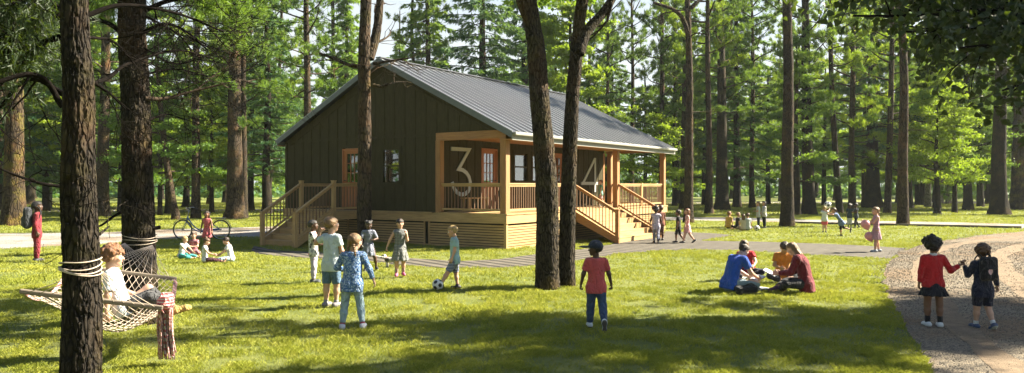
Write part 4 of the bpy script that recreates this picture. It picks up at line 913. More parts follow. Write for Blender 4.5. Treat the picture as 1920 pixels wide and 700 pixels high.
def cloth(key,c,pat=None,c2=None,c3=None,s=1.0,rough=.9):
    if key in CL: return CL[key]
    t=NT('cloth_'+key); v=t.co(); w=t.noise(v,110,2); fold=t.noise(t.co('Object',(1,1,.55)),13,3,.6,.7)
    col=None
    if pat is None: col=t.ramp(t.noise(v,9,3),[(.3,V3(c,.86)),(.7,V3(c,1.1))])
    else:
        sx=t.new('SeparateXYZ',{'Vector':v})
        def st(ax,f,duty): 
            m=t.math('FRACT',t.math('MULTIPLY',sx.outputs[ax],f)); return t.math('LESS_THAN',m,duty)
        if pat=='stripes': col=t.mix(st(2,26*s,.42),c,c2)
        elif pat=='plaid':
            a=t.math('MULTIPLY',t.math('ADD',st(2,15*s,.45),st(0,15*s,.45)),.5); col=t.mix(a,c,c2); col=t.mix(t.math('MULTIPLY',t.math('MAXIMUM',st(2,15*s,.1),st(0,15*s,.1)),.8),col,c3 or c2)
        elif pat=='dots':
            vo=t.new('TexVoronoi',{'Vector':v,'Scale':34.0*s}); col=t.mix(t.ramp(vo.outputs['Distance'],[(.28,(1,1,1)),(.36,(0,0,0))]),c,c2)
        elif pat=='floral':
            vo=t.new('TexVoronoi',{'Vector':v,'Scale':30.0*s}); rr_=t.new('SeparateColor',{'Color':vo.outputs['Color']}).outputs[1]; n=t.noise(v,55*s,3,.7)
            m=t.math('MULTIPLY',t.ramp(vo.outputs['Distance'],[(.30,(1,1,1)),(.42,(0,0,0))]),t.math('GREATER_THAN',rr_,.25)); m2=t.ramp(n,[(.50,(0,0,0)),(.55,(1,1,1))]); col=t.mix(t.math('MAXIMUM',m,t.math('MULTIPLY',m2,.7)),c,c2)
            if c3: col=t.mix(t.math('MULTIPLY',m,t.math('GREATER_THAN',rr_,.7)),col,c3)
    h=t.math('ADD',t.math('MULTIPLY',fold,1.0),t.math('MULTIPLY',w,.06)); CL[key]=t.done(t.pbr(col,rough,t.bump(h,1.0,.09),Sheen_Weight=.12)); return CL[key]
HR={}
def hairm(k):
    if k not in HR:
        c={'black':(.012,.010,.009),'dark':(.03,.018,.012),'brown':(.085,.045,.022),'auburn':(.17,.075,.03),'dblond':(.20,.12,.055),'blond':(.42,.28,.12)}[k]
        t=NT('hair_'+k); v=t.co('Object',(1,1,.35)); n=t.noise(v,75,3,.7,1.5); col=t.ramp(n,[(.35,V3(c,.35)),(.65,V3(c,1.6))]); HR[k]=t.done(t.pbr(col,.5,t.bump(n,.8,.01)))
    return HR[k]
def shoem(key,c,sole=(.7,.7,.68)):
    if 'sh'+key not in CL: CL['sh'+key]=[simple('shoe_'+key,c,.6,.1),simple('sole_'+key,sole,.7,.05)]
    return CL['sh'+key]
def person(label,at,face,H=1.2,skn='fair',hair=('short','brown'),top=None,bottom=None,dress=None,shoes=None,socks=None,adult=False,
           reach=None,th=((0,0,-1),(0,0,-1)),sh=((0,-.05,-1),(0,-.05,-1)),ua=((-.22,0,-1),(.22,0,-1)),fa=((-.1,.15,-1),(.1,.15,-1)),ft=None,
           tor=(0,0,1),tor2=None,look=(0,0),q=None,z=0,hat=None,jump=0,fist=(.35,.35),sitz=None,collar=None,group=None,extra=None,girth=1.0):
    """directions are in the body's own axes: x right, y forward, z up"""
    x0,y0=at; Yd=math.hypot(x0,y0); vx=np.clip(Yd*.00085,.0075,.03) if q is None else q
    hh=H*(.135 if adult else .172); e=np.array
    thl,shl,fh=(.245*H,.235*H,.042*H) if adult else (.225*H,.215*H,.045*H); tl=(.30 if adult else .305)*H; hw,sw=(.052*H,.105*H) if adult else (.050*H,.098*H); ual,fal=(.165*H,.145*H) if adult else (.155*H,.13*H)
    t1=U3(tor); t2=U3(tor2 or tor); Fw=U3(e([0,1,0])-t1*t1[1]) ; Rg=e([1.,0,0])
    pel=e([0,0,0.]); mid=t1*tl*.5; shc=mid+t2*tl*.5; nb=shc+t2*.035*H; F2=U3(e([0,1,0])-t2*t2[1])
    yaw,pit=look; hf=U3(e([math.sin(R(yaw))*math.cos(R(pit)),math.cos(R(yaw))*math.cos(R(pit)),math.sin(R(pit))])); hu=U3(e([0,0,1])*.85+t2*.15-hf*0); hu=U3(hu-hf*(hu@hf)); hr_=np.cross(hf,hu)
    hc=nb+t2*.012*H+hu*hh*.5+hf*hh*.08; M=np.stack([hr_,hf,hu],1)   # columns = axes
    J={}
    for i,sg in ((0,-1),(1,1)):
        hip=pel+Rg*sg*hw; kn=hip+U3(th[i])*thl; an=kn+U3(sh[i])*shl; s_=shc+Rg*sg*sw-t2*.01*H; el=s_+U3(ua[i])*ual; wr=el+U3(fa[i])*fal
        fd=U3(ft[i]) if ft and ft[i] is not None else None
        if fd is None:
            s3=U3(sh[i]); f0=e([0,1,0])-s3*s3[1]; fd=U3(f0+1e-6) 
            fd=U3(e([fd[0],fd[1],min(fd[2],0.0) if s3[2]<-.9 else fd[2]])) if True else fd
            if s3[2]<-.93: fd=U3(e([0.,1,0])+Rg*sg*.15)
        J[i]=dict(hip=hip,kn=kn,an=an,s=s_,el=el,wr=wr,fd=fd,sg=sg)
    # ground
    low=min(min(j['an'][2]-fh for j in J.values()), 9)
    for j in J.values():
        low=min(low,j['kn'][2]-.035*H,(j['an']+j['fd']*.11*H)[2]-.016*H)
    low=min(low,-(.084*H if sitz is None else .06*H))
    off=e([0,0,-low+jump+z])
    if sitz is not None and sitz is not True: off=e([0,0,sitz])
    for i,T in (reach or {}).items():
        j=J[i]; a_=-R(face); w_=e(T[0],float)-e([x0,y0,0]); Tl=e([w_[0]*math.cos(a_)+w_[1]*math.sin(a_),-w_[0]*math.sin(a_)+w_[1]*math.cos(a_),w_[2]])-off if len(T[0])==3 and not (len(T)>2) else e(T[0])*H+shc
        dv=Tl-j['s']; L=np.linalg.norm(dv); Lc=min(L,(ual+fal)*.995); dv=dv/L; x_=(ual**2-fal**2+Lc**2)/(2*Lc); h_=math.sqrt(max(0,ual**2-x_**2)); po=U3(T[1]); po=U3(po-dv*(po@dv)); j['el']=j['s']+dv*x_+po*h_; j['wr']=j['s']+dv*Lc
    sq=(Fw,1.42); sq2=(F2,1.42); g=girth
    P_=[(pel-t1*.0-Rg*.0,pel+t1*.01,.084*H*g,.084*H*g,sq),(pel,mid,.080*H*g,.070*H*g,sq),(mid,shc-t2*.05*H,.070*H*g,.088*H*g,sq2),
        (shc-Rg*sw*.8-t2*.012*H,shc+Rg*sw*.8-t2*.012*H,.034*H,.034*H,None),(shc,nb+t2*.03*H,.036*H,.030*H,None)]
    arms={};legs={}
    lr=1.0 if not adult else .98
    for i in (0,1):
        j=J[i]; arms[i]=[(j['s'],j['el'],.030*H,.024*H,None),(j['el'],j['wr'],.024*H,.0165*H,None)]
        legs[i]=[(j['hip'],j['kn'],.054*H,.035*H,None),(j['kn'],j['kn']+(j['an']-j['kn'])*.35,.034*H,.034*H,None),(j['kn']+(j['an']-j['kn'])*.35,j['an'],.034*H,.0205*H,None)]
    body=P_+arms[0]+arms[1]+legs[0]+legs[1]+[(hc-hu*hh*.3,hc-hu*hh*.25,hh*.22,hh*.22,None)]
    bk=.022*H; fb=union(body,bk); lo,hi=bbox(body,.02)
    V,Q=surf_nets(fb,lo,hi,vx); mi=[np.zeros(len(Q),int)]; VS=[V];QS=[Q];n=len(V)
    def addm(V,Q,m):
        nonlocal n
        if len(V)==0: return
        VS.append(V);QS.append(Q+n);n+=len(V);mi.append(m if isinstance(m,np.ndarray) else np.full(len(Q),m))
    # head, fine
    hx=lambda x,y,z:hc+M@(e([x,y,z])*hh)
    def fh_(p):
        o=ellip(p,hx(0,-.05,.12),e([.355,.43,.375])*hh,M); o=smin(o,ellip(p,hx(0,.10,-.16),e([.265,.30,.31])*hh,M),.10*hh)
        o=smin(o,cone(p,hx(0,.30,-.36),hx(0,.28,-.38),.075*hh,.075*hh),.08*hh)
        for s_ in (-1,1):
            o=smin(o,ellip(p,hx(.19*s_,.27,-.10),e([.1,.09,.09])*hh,M),.06*hh); o=np.maximum(o,-ellip(p,hx(.155*s_,.43,.02),e([.085,.07,.055])*hh,M)*.8)
            o=smin(o,ellip(p,hx(.355*s_,-.03,-.03),e([.035,.08,.12])*hh,M),.03*hh)
        o=smin(o,cone(p,hx(0,.37,.02),hx(0,.445,-.10),.035*hh,.052*hh),.04*hh); o=smin(o,cone(p,hx(-.07,.365,-.235),hx(.07,.365,-.235),.036*hh,.036*hh),.025*hh)
        return o
    hv=max(.0045,vx*.55); rr_=e([.6,.6,.6])*hh; V,Q=surf_nets(fh_,hc-rr_,hc+rr_,hv); cen=V[Q].mean(1); L_=(cen-hc)@M/hh
    m=np.zeros(len(Q),int); m[(np.abs(L_[:,2]+.235)<.04)&(np.abs(L_[:,0])<.11)&(L_[:,1]>.33)]=3
    m[(np.abs(L_[:,2]-.105-.0*L_[:,0])<.022)&(np.abs(np.abs(L_[:,0])-.16)<.085)&(L_[:,1]>.28)]=4
    addm(V,Q,m)
    for s_ in (-1,1):
        c=hx(.155*s_,.345,.02); r=.062*hh; a=np.linspace(0,math.pi,7); b_=np.arange(10)*math.pi/5
        S=np.array([c+M@(e([math.sin(u)*math.cos(w)*1.15,math.cos(u),math.sin(u)*math.sin(w)*.72])*r) for u in a for w in b_]); Qs=np.array([(i*10+k,i*10+(k+1)%10,(i+1)*10+(k+1)%10,(i+1)*10+k) for i in range(6) for k in range(10)])
        addm(S,Qs,np.array([2 if i<2 else 1 for i in range(6) for k in range(10)]))
    # hands, fine
    for i in (0,1):
        j=J[i]; d=U3(j['wr']-j['el']); sg=j['sg']; ref=e([0,1.,0]) if abs(d[1])<.8 else e([0,0,1.]); th_dir=U3(ref-d*(d@ref)); pn=np.cross(d,th_dir)*sg  # palm normal inward
        if pn@(-Rg*sg)<0: pn=-pn
        hl=.098*H; w=j['wr']; pc=w+d*hl*.27; pr_=[(w-d*.01,w+d*hl*.2,.016*H,.019*H,(pn,1.8)),(w+d*hl*.2+th_dir*.010*H,w+d*hl*.45+th_dir*.013*H,.017*H,.016*H,(pn,1.9)),(w+d*hl*.2-th_dir*.008*H,w+d*hl*.45-th_dir*.012*H,.016*H,.015*H,(pn,1.9))]
        cu=fist[i]
        for f,(o_,ln) in enumerate(((.020,.42),(.007,.48),(-.007,.45),(-.019,.36))):
            b0=w+d*hl*.45+th_dir*o_*H; a1=cu*.9+.05*f; d1=U3(d*math.cos(a1)+pn*math.sin(a1)+th_dir*o_*2.5); b1=b0+d1*hl*ln*.45; a2=a1+cu*1.5; d2=d*math.cos(a2)+pn*math.sin(a2); b2=b1+d2*hl*ln*.35; a3=a2+cu*1.2; d3=d*math.cos(a3)+pn*math.sin(a3); b3=b2+d3*hl*ln*.25
            r=.0062*H; pr_+=[(b0,b1,r*1.05,r,None),(b1,b2,r,r*.93,None),(b2,b3,r*.93,r*.8,None)]
        tb=w+d*hl*.12+th_dir*.014*H; td=U3(th_dir*.8+d*.75+pn*.35); tm=tb+td*hl*.26; te=tm+U3(td*.4+d*.7+pn*cu)*hl*.24; pr_+=[(tb,tm,.009*H,.0078*H,None),(tm,te,.0075*H,.006*H,None)]
        lo2,hi2=bbox(pr_,.01); V,Q=surf_nets(union(pr_,.004*H),lo2,hi2,max(.0038,vx*.42)); addm(V,Q,0)
    V=np.concatenate(VS)+off; Q=np.concatenate(QS); mm=np.concatenate(mi); hm=hairm(hair[1])
    root=mk('person',V,[Q],[skin(skn),EYEW,IRIS,LIPC[skn],hm],mm,True); root.location=(x0,y0,0); root.rotation_euler=(0,0,-R(face)); tag(root,label,'person',group)
    def child(name,fn,lo,hi,m,h=None,mif=None):
        V,Q=surf_nets(fn,lo,hi,h or vx)
        if len(V)==0: return None
        return mk(name,V+off,[Q],m,None if mif is None else mif(V[Q].mean(1)),True,root)
    lw=lambda p,f,c:p[0]+(p[1]-p[0])*f
    ns=lambda p,s_,a:(fbm(p*s_,5,2)-.37)*a
    # top
    if top or dress:
        tp=top or dress; lo_=tp.get('loose',.010)*1.0; L=tp.get('len',.06); slv=tp.get('sleeve',.55)
        pr2=[(a,b,ra+lo_,rb+lo_,s_) for a,b,ra,rb,s_ in P_[:4]]; pr2.append((shc,nb-t2*.008*H,.040*H+lo_*.6,.036*H+lo_*.3,None))
        if top: pr2.append((mid-t1*.02*H,mid+t1*.06*H,.082*H*g+lo_,.086*H*g+lo_,sq))
        pr2.append((pel+t1*.0-Rg*hw*.9,pel-Rg*hw*.9+t1*.03*H,.062*H*g+lo_,.050*H*g+lo_,None)); pr2.append((pel+Rg*hw*.9,pel+Rg*hw*.9+t1*.03*H,.062*H*g+lo_,.050*H*g+lo_,None))
        if top: pr2.append((pel-t1*L*H,mid,.086*H*g+lo_*1.6,.080*H*g+lo_*1.2,sq)); pr2+=[(pel-t1*L*H+Rg*sg*hw,pel+Rg*sg*hw,.054*H*g+lo_*1.4,.058*H*g+lo_*1.2,None) for sg in (-1,1)]
        f0=union(pr2,.022*H); zc=pel-t1*(L if top else -.02)*H; SLV=[]
        for i in (0,1):
            if slv<=0: continue
            u=min(1,slv); a,b,ra,rb,_=arms[i][0]; pa=[(a,a+(b-a)*(u+(.06 if slv<=1 else 0)),ra+lo_*1.1,ra+(rb-ra)*u+lo_*(1.5 if slv<1 else .7),None)]; c_=a+(b-a)*u; ax_=U3(b-a)
            if slv>1: a,b,ra,rb,_=arms[i][1]; u=slv-1; pa.append((a,a+(b-a)*u,ra+lo_*.8,ra+(rb-ra)*u+lo_*.7,None)); c_=a+(b-a)*u; ax_=U3(b-a)
            SLV.append((pa,c_,ax_,slv>1)); pr2=pr2+pa
        def ft_(p):
            d=f0(p)
            for pa,c,ax,lg in SLV:
                ds=union(pa,.02*H)(p); qd=(p-c)@ax
                if lg: qd=np.where(np.linalg.norm(p-c,axis=1)<.045*H,qd,-1)
                d=smin(d,np.maximum(ds,qd),.022*H)
            d=d+ns(p,16/H,.010*H); d=np.maximum(d,-(p-zc)@t1)
            nk=(p-(nb+t2*.004*H))@U3(t2*1.0-F2*.28); return np.maximum(d,nk)
        lo3,hi3=bbox(pr2,.02); child('shirt' if top else 'bodice',ft_,lo3,hi3,tp['m'])
        if tp.get('collar') is not None: 
            cc=nb+t2*.0*H; child('collar',lambda p:np.maximum(cone(p,cc-t2*.012*H,cc+t2*.004*H,.046*H,.038*H),-cone(p,cc-t2*.02*H,cc+t2*.06*H,.033*H,.03*H)),cc-.08*H,cc+.08*H,tp['collar'],vx*.7)
    # skirt
    sk=dress or (bottom if bottom and bottom.get('skirt') else None)
    if sk:
        W0=pel+t1*sk.get('waist',.07)*H; sd_=U3(sk.get('dir',(0,0,-1))); SL=sk.get('sl',.26)*H; W1=W0+sd_*SL; r0,r1=(.074*H*g+.012),sk.get('flare',.15)*H; sqk=(U3(e([0,1.,0])-sd_*sd_[1]),1.22); npl=sk.get('pleats',9)
        ax=U3(W1-W0); bu=U3(np.cross(ax,e([0.3,1,.2]))); bv=np.cross(ax,bu)
        def fs_(p):
            q=p-W0; t=np.clip(q@ax/SL,0,1); qq=q+(sqk[1]-1)*(q@sqk[0])[:,None]*sqk[0]; rv=qq-(qq@ax)[:,None]*ax; r=np.linalg.norm(rv,axis=1); th_=np.arctan2(q@bv,q@bu)
            Rr=(r0+(r1-r0)*t**.85)*(1+.075*t*np.cos(npl*th_+1.5*np.sin(2*th_))); d=(r-Rr)*.85; d=np.maximum(d,-(q@ax)); return np.maximum(d,(q@ax)-SL*(1+.02*np.cos(npl*th_)))
        if sk.get('lap'):   # seated: cloth over the thighs
            prs=[(pel,pel+t1*.07*H,.092*H,.08*H,sq)]+[(J[i]['hip'],lw((J[i]['hip'],J[i]['kn']),.95,0),.070*H,.06*H,None) for i in (0,1)]+[((J[0]['kn']+J[0]['hip'])/2,(J[1]['kn']+J[1]['hip'])/2,.05*H,.05*H,None)]
            lo3,hi3=bbox(prs,.02); child('skirt',lambda p:union(prs,.05*H)(p)+ns(p,14,.012*H),lo3,hi3,sk['m'])
        else:
            c=(W0+W1)/2; rr2=e([1,1,1])*(SL/2+r1*1.2); child('skirt',fs_,c-rr2,c+rr2,sk['m'])
    # trousers / shorts / leggings
    if bottom and not bottom.get('skirt'):
        lo_=bottom.get('loose',.010); Lb=bottom.get('len',1.9); pr2=[(P_[0][0]-t1*.01*H,P_[0][1],.086*H*g+lo_*.5,.086*H*g+lo_*.5,sq),(pel,lw((pel,mid),.35,0),.084*H*g+lo_*.3,.078*H*g+lo_*.2,sq)]; ends=[]
        for i in (0,1):
            a,b,ra,rb,_=legs[i][0]; u=min(1,Lb); fl_=bottom.get('flare',0); pr2.append((a,a+(b-a)*u,ra+lo_,ra+(rb-ra)*u+lo_+fl_,None))
            if Lb>1: 
                k_,an_=J[i]['kn'],J[i]['an']; u=Lb-1; pr2.append((k_,lw((k_,an_),.4*min(1,u/.4),0),.036*H+lo_,.034*H+lo_,None))
                if u>.4: pr2.append((lw((k_,an_),.4,0),lw((k_,an_),u,0),.034*H+lo_,.022*H+lo_*1.3+fl_,None)); 
                ends.append((lw((k_,an_),u,0),U3(an_-k_)))
            else: ends.append((a+(b-a)*u,U3(b-a)))
        f0=union(pr2,.018*H); wz=pel+t1*.075*H
        def fp_(p):
            d=f0(p)+ns(p,15/H,.009*H); d=np.maximum(d,(p-wz)@t1)
            for c,ax in ends:
                near=np.linalg.norm(p-c,axis=1)<.085*H; d=np.where(near,np.maximum(d,(p-c)@ax),d)
            return d
        lo3,hi3=bbox(pr2,.02); child(bottom.get('name','trousers' if Lb>1.2 else 'shorts'),fp_,lo3,hi3,bottom['m'])
    # socks, shoes
    for i in (0,1):
        j=J[i]; d=U3(j['an']-j['kn']); fd=U3(j['fd']); up=U3(-d-fd*(-d@fd)); heel=j['an']+up*(-fh*.38)-fd*.028*H; toe=j['an']-up*(fh*.55)+fd*.098*H; sd_=np.cross(fd,up)
        if socks:
            k=socks[1]; a=j['an']; child('sock',lambda p:np.maximum(cone(p,a-d*k*H,a+d*.03*H,.0205*H+.007+k*.05*H,.024*H+.004),-(p-(a-d*k*H))@d),a-e([1,1,1])*(k*H+.06),a+e([1,1,1])*(k*H+.06),socks[0])
        ms=shoes or [skin(skn),skin(skn)]; pb=j['an']-up*fh; s_=1.0 if shoes else .8
        pr2=[(heel,heel+fd*.02*H,.030*H*s_,.030*H*s_,None),(heel+fd*.02*H,toe-fd*.02*H+up*.004*H,.031*H*s_,.025*H*s_,(sd_,1.12)),(toe-fd*.02*H,toe,.027*H*s_,.021*H*s_,None),(j['an']+up*.0,j['an']-up*fh*.4,.027*H*s_,.029*H*s_,None)]
        fsx=lambda p,pr2=pr2,pb=pb,up=up,top_=j['an']+up*.018*H:np.maximum(np.maximum(union(pr2,.014*H)(p),-(p-pb)@up),(p-top_)@up)
        lo3,hi3=bbox(pr2,.015); child('shoe' if shoes else 'foot',fsx,lo3,hi3,ms,max(.0045,vx*.6),lambda c,pb=pb,up=up:(((c-pb)@up)<.013*H).astype(int))
    # hair
    st_=hair[0]; E=lambda c,r:(lambda p:ellip(p,hx(*c),e(r)*hh,M))
    amp={'curly':.07,'afro':.09}.get(st_,.032)*hh; fr={'curly':42,'afro':46}.get(st_,30)
    def fhair(p):
        L_=(p-hc)@M/hh; o=E((0,-.07,.14),(.40,.475,.41) if st_!='afro' else (.50,.55,.50))(p)
        if st_ in('curly',): o=smin(o,E((0,-.08,.18),(.50,.52,.46))(p),.05*hh)
        cut=np.where(L_[:,1]>.12,(.19 if st_!='curly' else .17)-L_[:,2],np.where(L_[:,1]>-.08,-.02-L_[:,2]+(.12+L_[:,1])*.6,(-.30 if st_ in('short','bun','pony','braids','hatted') else -.34)-L_[:,2]))*hh
        o=np.maximum(o,cut*.7)
        if st_=='fringe': o=np.minimum(o,np.maximum(E((0,-.06,.12),(.415,.49,.40))(p),((.10 if False else .07)-L_[:,2])*hh*.7))
        if st_ in('bun','afro'): 
            o=smin(o,E((0,-.34,.52),(.19,.19,.18) if st_=='bun' else (.30,.30,.28))(p),.04*hh)
            if st_=='afro': o=smin(o,E((-.42,-.2,.3),(.26,.28,.28))(p),.05*hh)
        if st_=='buns':
            for s_ in (-1,1): o=smin(o,E((.30*s_,-.18,.42),(.17,.17,.17))(p),.03*hh)
        if st_=='pony': o=smin(o,cone(p,hx(0,-.48,.18),hx(0,-.62,-.55),.11*hh,.05*hh),.05*hh)
        if st_=='ponyside': o=smin(o,cone(p,hx(0,-.42,.0),hx(.1,-.50,-.75),.12*hh,.06*hh),.05*hh)
        if st_ in('long','fringelong'): 
            pr3=[(hx(.30*s_,-.12,.1),hx(.33*s_,-.16,-.62),.13*hh,.10*hh,None) for s_ in (-1,1)]+[(hx(0,-.34,.0),hx(0,-.36,-.75),.19*hh,.14*hh,None),(hx(.2,-.3,.0),hx(.2,-.33,-.7),.15*hh,.12*hh,None),(hx(-.2,-.3,.0),hx(-.2,-.33,-.7),.15*hh,.12*hh,None)]
            o=smin(o,union(pr3,.05*hh)(p),.04*hh)
        if st_=='braids':
            for s_ in (-1,1): o=smin(o,cone(p,hx(.18*s_,-.34,-.2),hx(.34*s_,-.30,-.80),.10*hh,.055*hh)+.02*hh*np.sin(L_[:,2]*45),.03*hh)
        return o+(vnoise(p*fr/ (hh/.2),3)-.5)*amp*2
    rr_=e([1.05,1.05,1.1])*hh if st_ not in('short','fringe','curly') else e([.7,.7,.7])*hh
    child('hair',fhair,hc-rr_,hc+rr_,hm,max(.005,vx*.65))
    out=dict(root=root,J=J,off=off,hc=hc,M=M,hh=hh,H=H,shc=shc,t2=t2,F2=F2,mid=mid,pel=pel,child=child,hx=hx)
    def world(p):
        a=-R(face); p=np.array(p)+off; return np.array([x0+p[0]*math.cos(a)-p[1]*math.sin(a),y0+p[0]*math.sin(a)+p[1]*math.cos(a),p[2]])
    out['w']=world
    return out
# ------------------------------------------------------------ the people of the picture
SIT=dict(th=((-.75,.70,-.05),(.75,.70,-.05)),sh=((.80,.30,-.30),(-.80,.42,-.30)),ft=((.6,.5,-.1),(-.6,.5,-.1)))
WALK=dict(th=((0,.30,-1),(0,-.22,-1)),sh=((0,.02,-1),(0,-.62,-1)))
C=cloth; FK={}
white=C('white',(.72,.72,.70)); wht=shoem('white',(.70,.70,.68)); drk=shoem('dark',(.03,.03,.035)); blk=C('black',(.012,.012,.015)); jeans=C('jeans',(.05,.085,.16)); ljean=C('light_jeans',(.33,.46,.53))
FK['hoodie']=person('pupil in dark red tracksuit with grey backpack, standing beyond the hammock',G(69,491),62,1.53,'dark',('short','black'),top=dict(m=C('maroon',(.22,.012,.025)),sleeve=1.93,len=.09,loose=.016),bottom=dict(m=C('maroon2',(.20,.010,.022)),len=1.93,loose=.017),shoes=shoem('sneaker',(.10,.10,.11),(.7,.7,.7)),look=(12,2),th=((-.06,0,-1),(.06,.05,-1)),ua=((-.16,.05,-1),(.16,-.05,-1)))
FK['ham']=person('child with auburn curls and white shirt, sitting in the rope hammock',P(232,560,8.6)[:2],72,1.42,'fair',('curly','auburn'),top=dict(m=C('pale',(.62,.68,.74)),sleeve=.75,len=.05,loose=.016),bottom=dict(m=C('charcoal',(.06,.062,.068)),len=1.85,loose=.013),socks=(C('mustard',(.45,.30,.09)),.03),shoes=[C('mustard',(.45,.30,.09))]*2,sitz=.545,tor=(0,-.38,1),tor2=(0,-.22,1),th=((-.12,.72,.62),(.10,.85,.42)),sh=((.0,.70,-.82),(0,.82,-.45)),ft=((0,1,.1),(0,1,.3)),ua=((-.15,.3,-.9),(.12,-.05,-1)),fa=((0,.8,-.3),(.1,-.05,-1)),look=(-6,-4))
FK['g3']=person('girl in a red sleeveless dress with long dark hair, standing in front of the bicycle',G(388,470),182,1.17,'brown',('long','dark'),dress=dict(m=C('redflower',(.50,.05,.07),'floral',(.62,.25,.27),None,.9),sleeve=.0,sl=.22,flare=.13),shoes=drk,ua=((-.25,.1,-1),(.25,.0,-1)))
FK['g4']=person('blond toddler in white shirt and teal trousers, sitting at the left of the circle',G(340,487),105,.98,'fair',('short','blond'),top=dict(m=white,sleeve=.6,len=.04),bottom=dict(m=C('teal',(.05,.38,.36)),len=1.7,loose=.016),sitz=None,th=((-.5,.85,-.05),(.3,.9,-.05)),sh=((-.2,.8,-.2),(-.5,.5,-.2)),ua=((-.1,.7,-.7),(.1,.75,-.7)),fa=((0,.8,-.7),(0,.8,-.7)),look=(0,-15),tor=(0,.25,1))
FK['g5']=person('small girl with folded arms in a patterned red dress, sitting behind the circle',G(364,481),186,1.0,'light',('buns','brown'),dress=dict(m=C('redcheck',(.42,.07,.10),'floral',(.62,.42,.45),None,.8),sleeve=.5,sl=.20,lap=True),ua=((-.2,.35,-.9),(.2,.35,-.9)),fa=((.7,.75,.05),(-.7,.75,.15)),**SIT)
FK['g6']=person('small girl in a white shirt, sitting back to us in the circle, legs stretched',G(384,494),72,1.04,'light',('bun','brown'),top=dict(m=C('white2',(.70,.71,.72)),sleeve=.5,len=.05),bottom=dict(m=C('plum',(.10,.03,.05)),len=1.8),th=((-.18,1,-.1),(.25,.95,-.06)),sh=((.1,1,-.12),(.05,1,-.15)),ft=((0,.5,1),(0,.5,1)),ua=((-.1,.55,-.9),(.1,.55,-.9)),fa=((0,1,-.4),(0,1,-.3)),look=(5,-22))
FK['g7']=person('small boy in a white shirt, sitting at the right of the circle and reaching inward',G(434,492),262,1.06,'light',('short','dark'),top=dict(m=C('white3',(.72,.72,.69)),sleeve=.55,len=.05),bottom=dict(m=ljean,len=1.8,loose=.012),tor=(0,.22,1),th=((-.55,.8,-.05),(.4,.85,-.05)),sh=((.5,.6,-.15),(-.2,.9,-.15)),ua=((-.1,.6,-.8),(.1,.6,-.8)),fa=((.1,.9,-.5),(-.1,.9,-.6)),look=(0,-28))
FK['k8']=person('child in a white shirt with a bold dark print and lavender trousers, in profile',G(588,531),82,1.25,'dark',('short','black'),top=dict(m=C('print',(.75,.74,.70),'floral',(.02,.02,.02),(.65,.05,.05),.45),sleeve=.55,len=.06,loose=.014),bottom=dict(m=C('lavender',(.50,.46,.58)),len=1.85,loose=.010),shoes=shoem('grey',(.06,.07,.07),(.5,.5,.5)),ua=((-.1,.45,-.9),(.15,.35,-.9)),fa=((.35,.9,-.1),(-.2,1,-.15)),look=(8,4),th=((-.08,.0,-1),(.12,.06,-1)),tor=(0,-.04,1))
FK['k9']=person('fair boy in a white shirt and denim shorts with one fist raised to his shoulder',G(621,576),28,1.43,'light',('short','dblond'),top=dict(m=C('aqua_white',(.62,.72,.76)),sleeve=.6,len=.08,loose=.014),bottom=dict(m=C('denim',(.09,.17,.27)),len=.98,loose=.020),shoes=shoem('grey2',(.22,.20,.22),(.6,.6,.6)),socks=(C('greysock',(.25,.25,.27)),.04),ua=((-.9,.1,-.45),(.15,.25,-1)),fa=((.35,.1,.95),(-.1,.55,-.85)),fist=(.9,.4),look=(22,4),th=((-.03,-.05,-1),(.05,.10,-1)))
FK['k10']=person('girl with braided blond hair, blue flowered blouse and pale jeans',G(660,617),352,1.29,'light',('braids','dblond'),top=dict(m=C('bluefl',(.045,.14,.36),'floral',(.42,.55,.72),None,.95),sleeve=1.86,len=.085,loose=.013),bottom=dict(m=ljean,len=1.88,loose=.006),shoes=shoem('sport',(.60,.60,.62),(.75,.75,.75)),socks=(C('pinksock',(.35,.06,.10)),.03),th=((-.12,.10,-1),(.16,.02,-1)),sh=((-.10,-.20,-1),(.14,-.35,-1)),ua=((-.5,.25,-.85),(.42,.0,-.9)),fa=((.55,.6,-.2),(.38,.10,-1)),look=(34,-6),tor=(.04,.06,1))
FK['k11']=person('girl in a navy and white striped dress holding the lead of the little dog',G(691,508),165,1.14,'dark',('buns','black'),dress=dict(m=C('stripe',(.03,.045,.12),'stripes',(.42,.45,.52),None,1.3),sleeve=.9,sl=.25,flare=.145,loose=.012),shoes=drk,th=((-.35,.15,-1),(.05,.0,-1)),sh=((-.15,-.2,-1),(.02,-.05,-1)),ua=((-.45,.15,-.9),(.3,.3,-.9)),fa=((.5,.6,-.1),(.05,.5,-.8)),look=(-5,-12),tor=(.0,.02,1))
FK['k12']=person('girl in a grey pinafore, skipping with one hand by her mouth',G(750,521),168,1.21,'light',('fringe','dark'),dress=dict(m=C('pinafore',(.17,.18,.18),'plaid',(.27,.28,.28),(.10,.10,.11),1.1),sleeve=.0,sl=.27,flare=.155,loose=.016),shoes=shoem('pink',(.50,.10,.22),(.55,.3,.35)),socks=(C('tights',(.32,.22,.20),'floral',(.5,.35,.32),None,2.0),.15),th=((-.05,-.1,-1),(.04,.1,-1)),sh=((0,-.30,-1),(0,-.18,-1)),ua=((-.15,.35,-.9),(.5,-.1,-.9)),fa=((.15,.40,.95),(.4,-.1,-1)),look=(-6,6),jump=.03,fist=(.8,.5))
a_=FK['k12']; a_['sl']=1
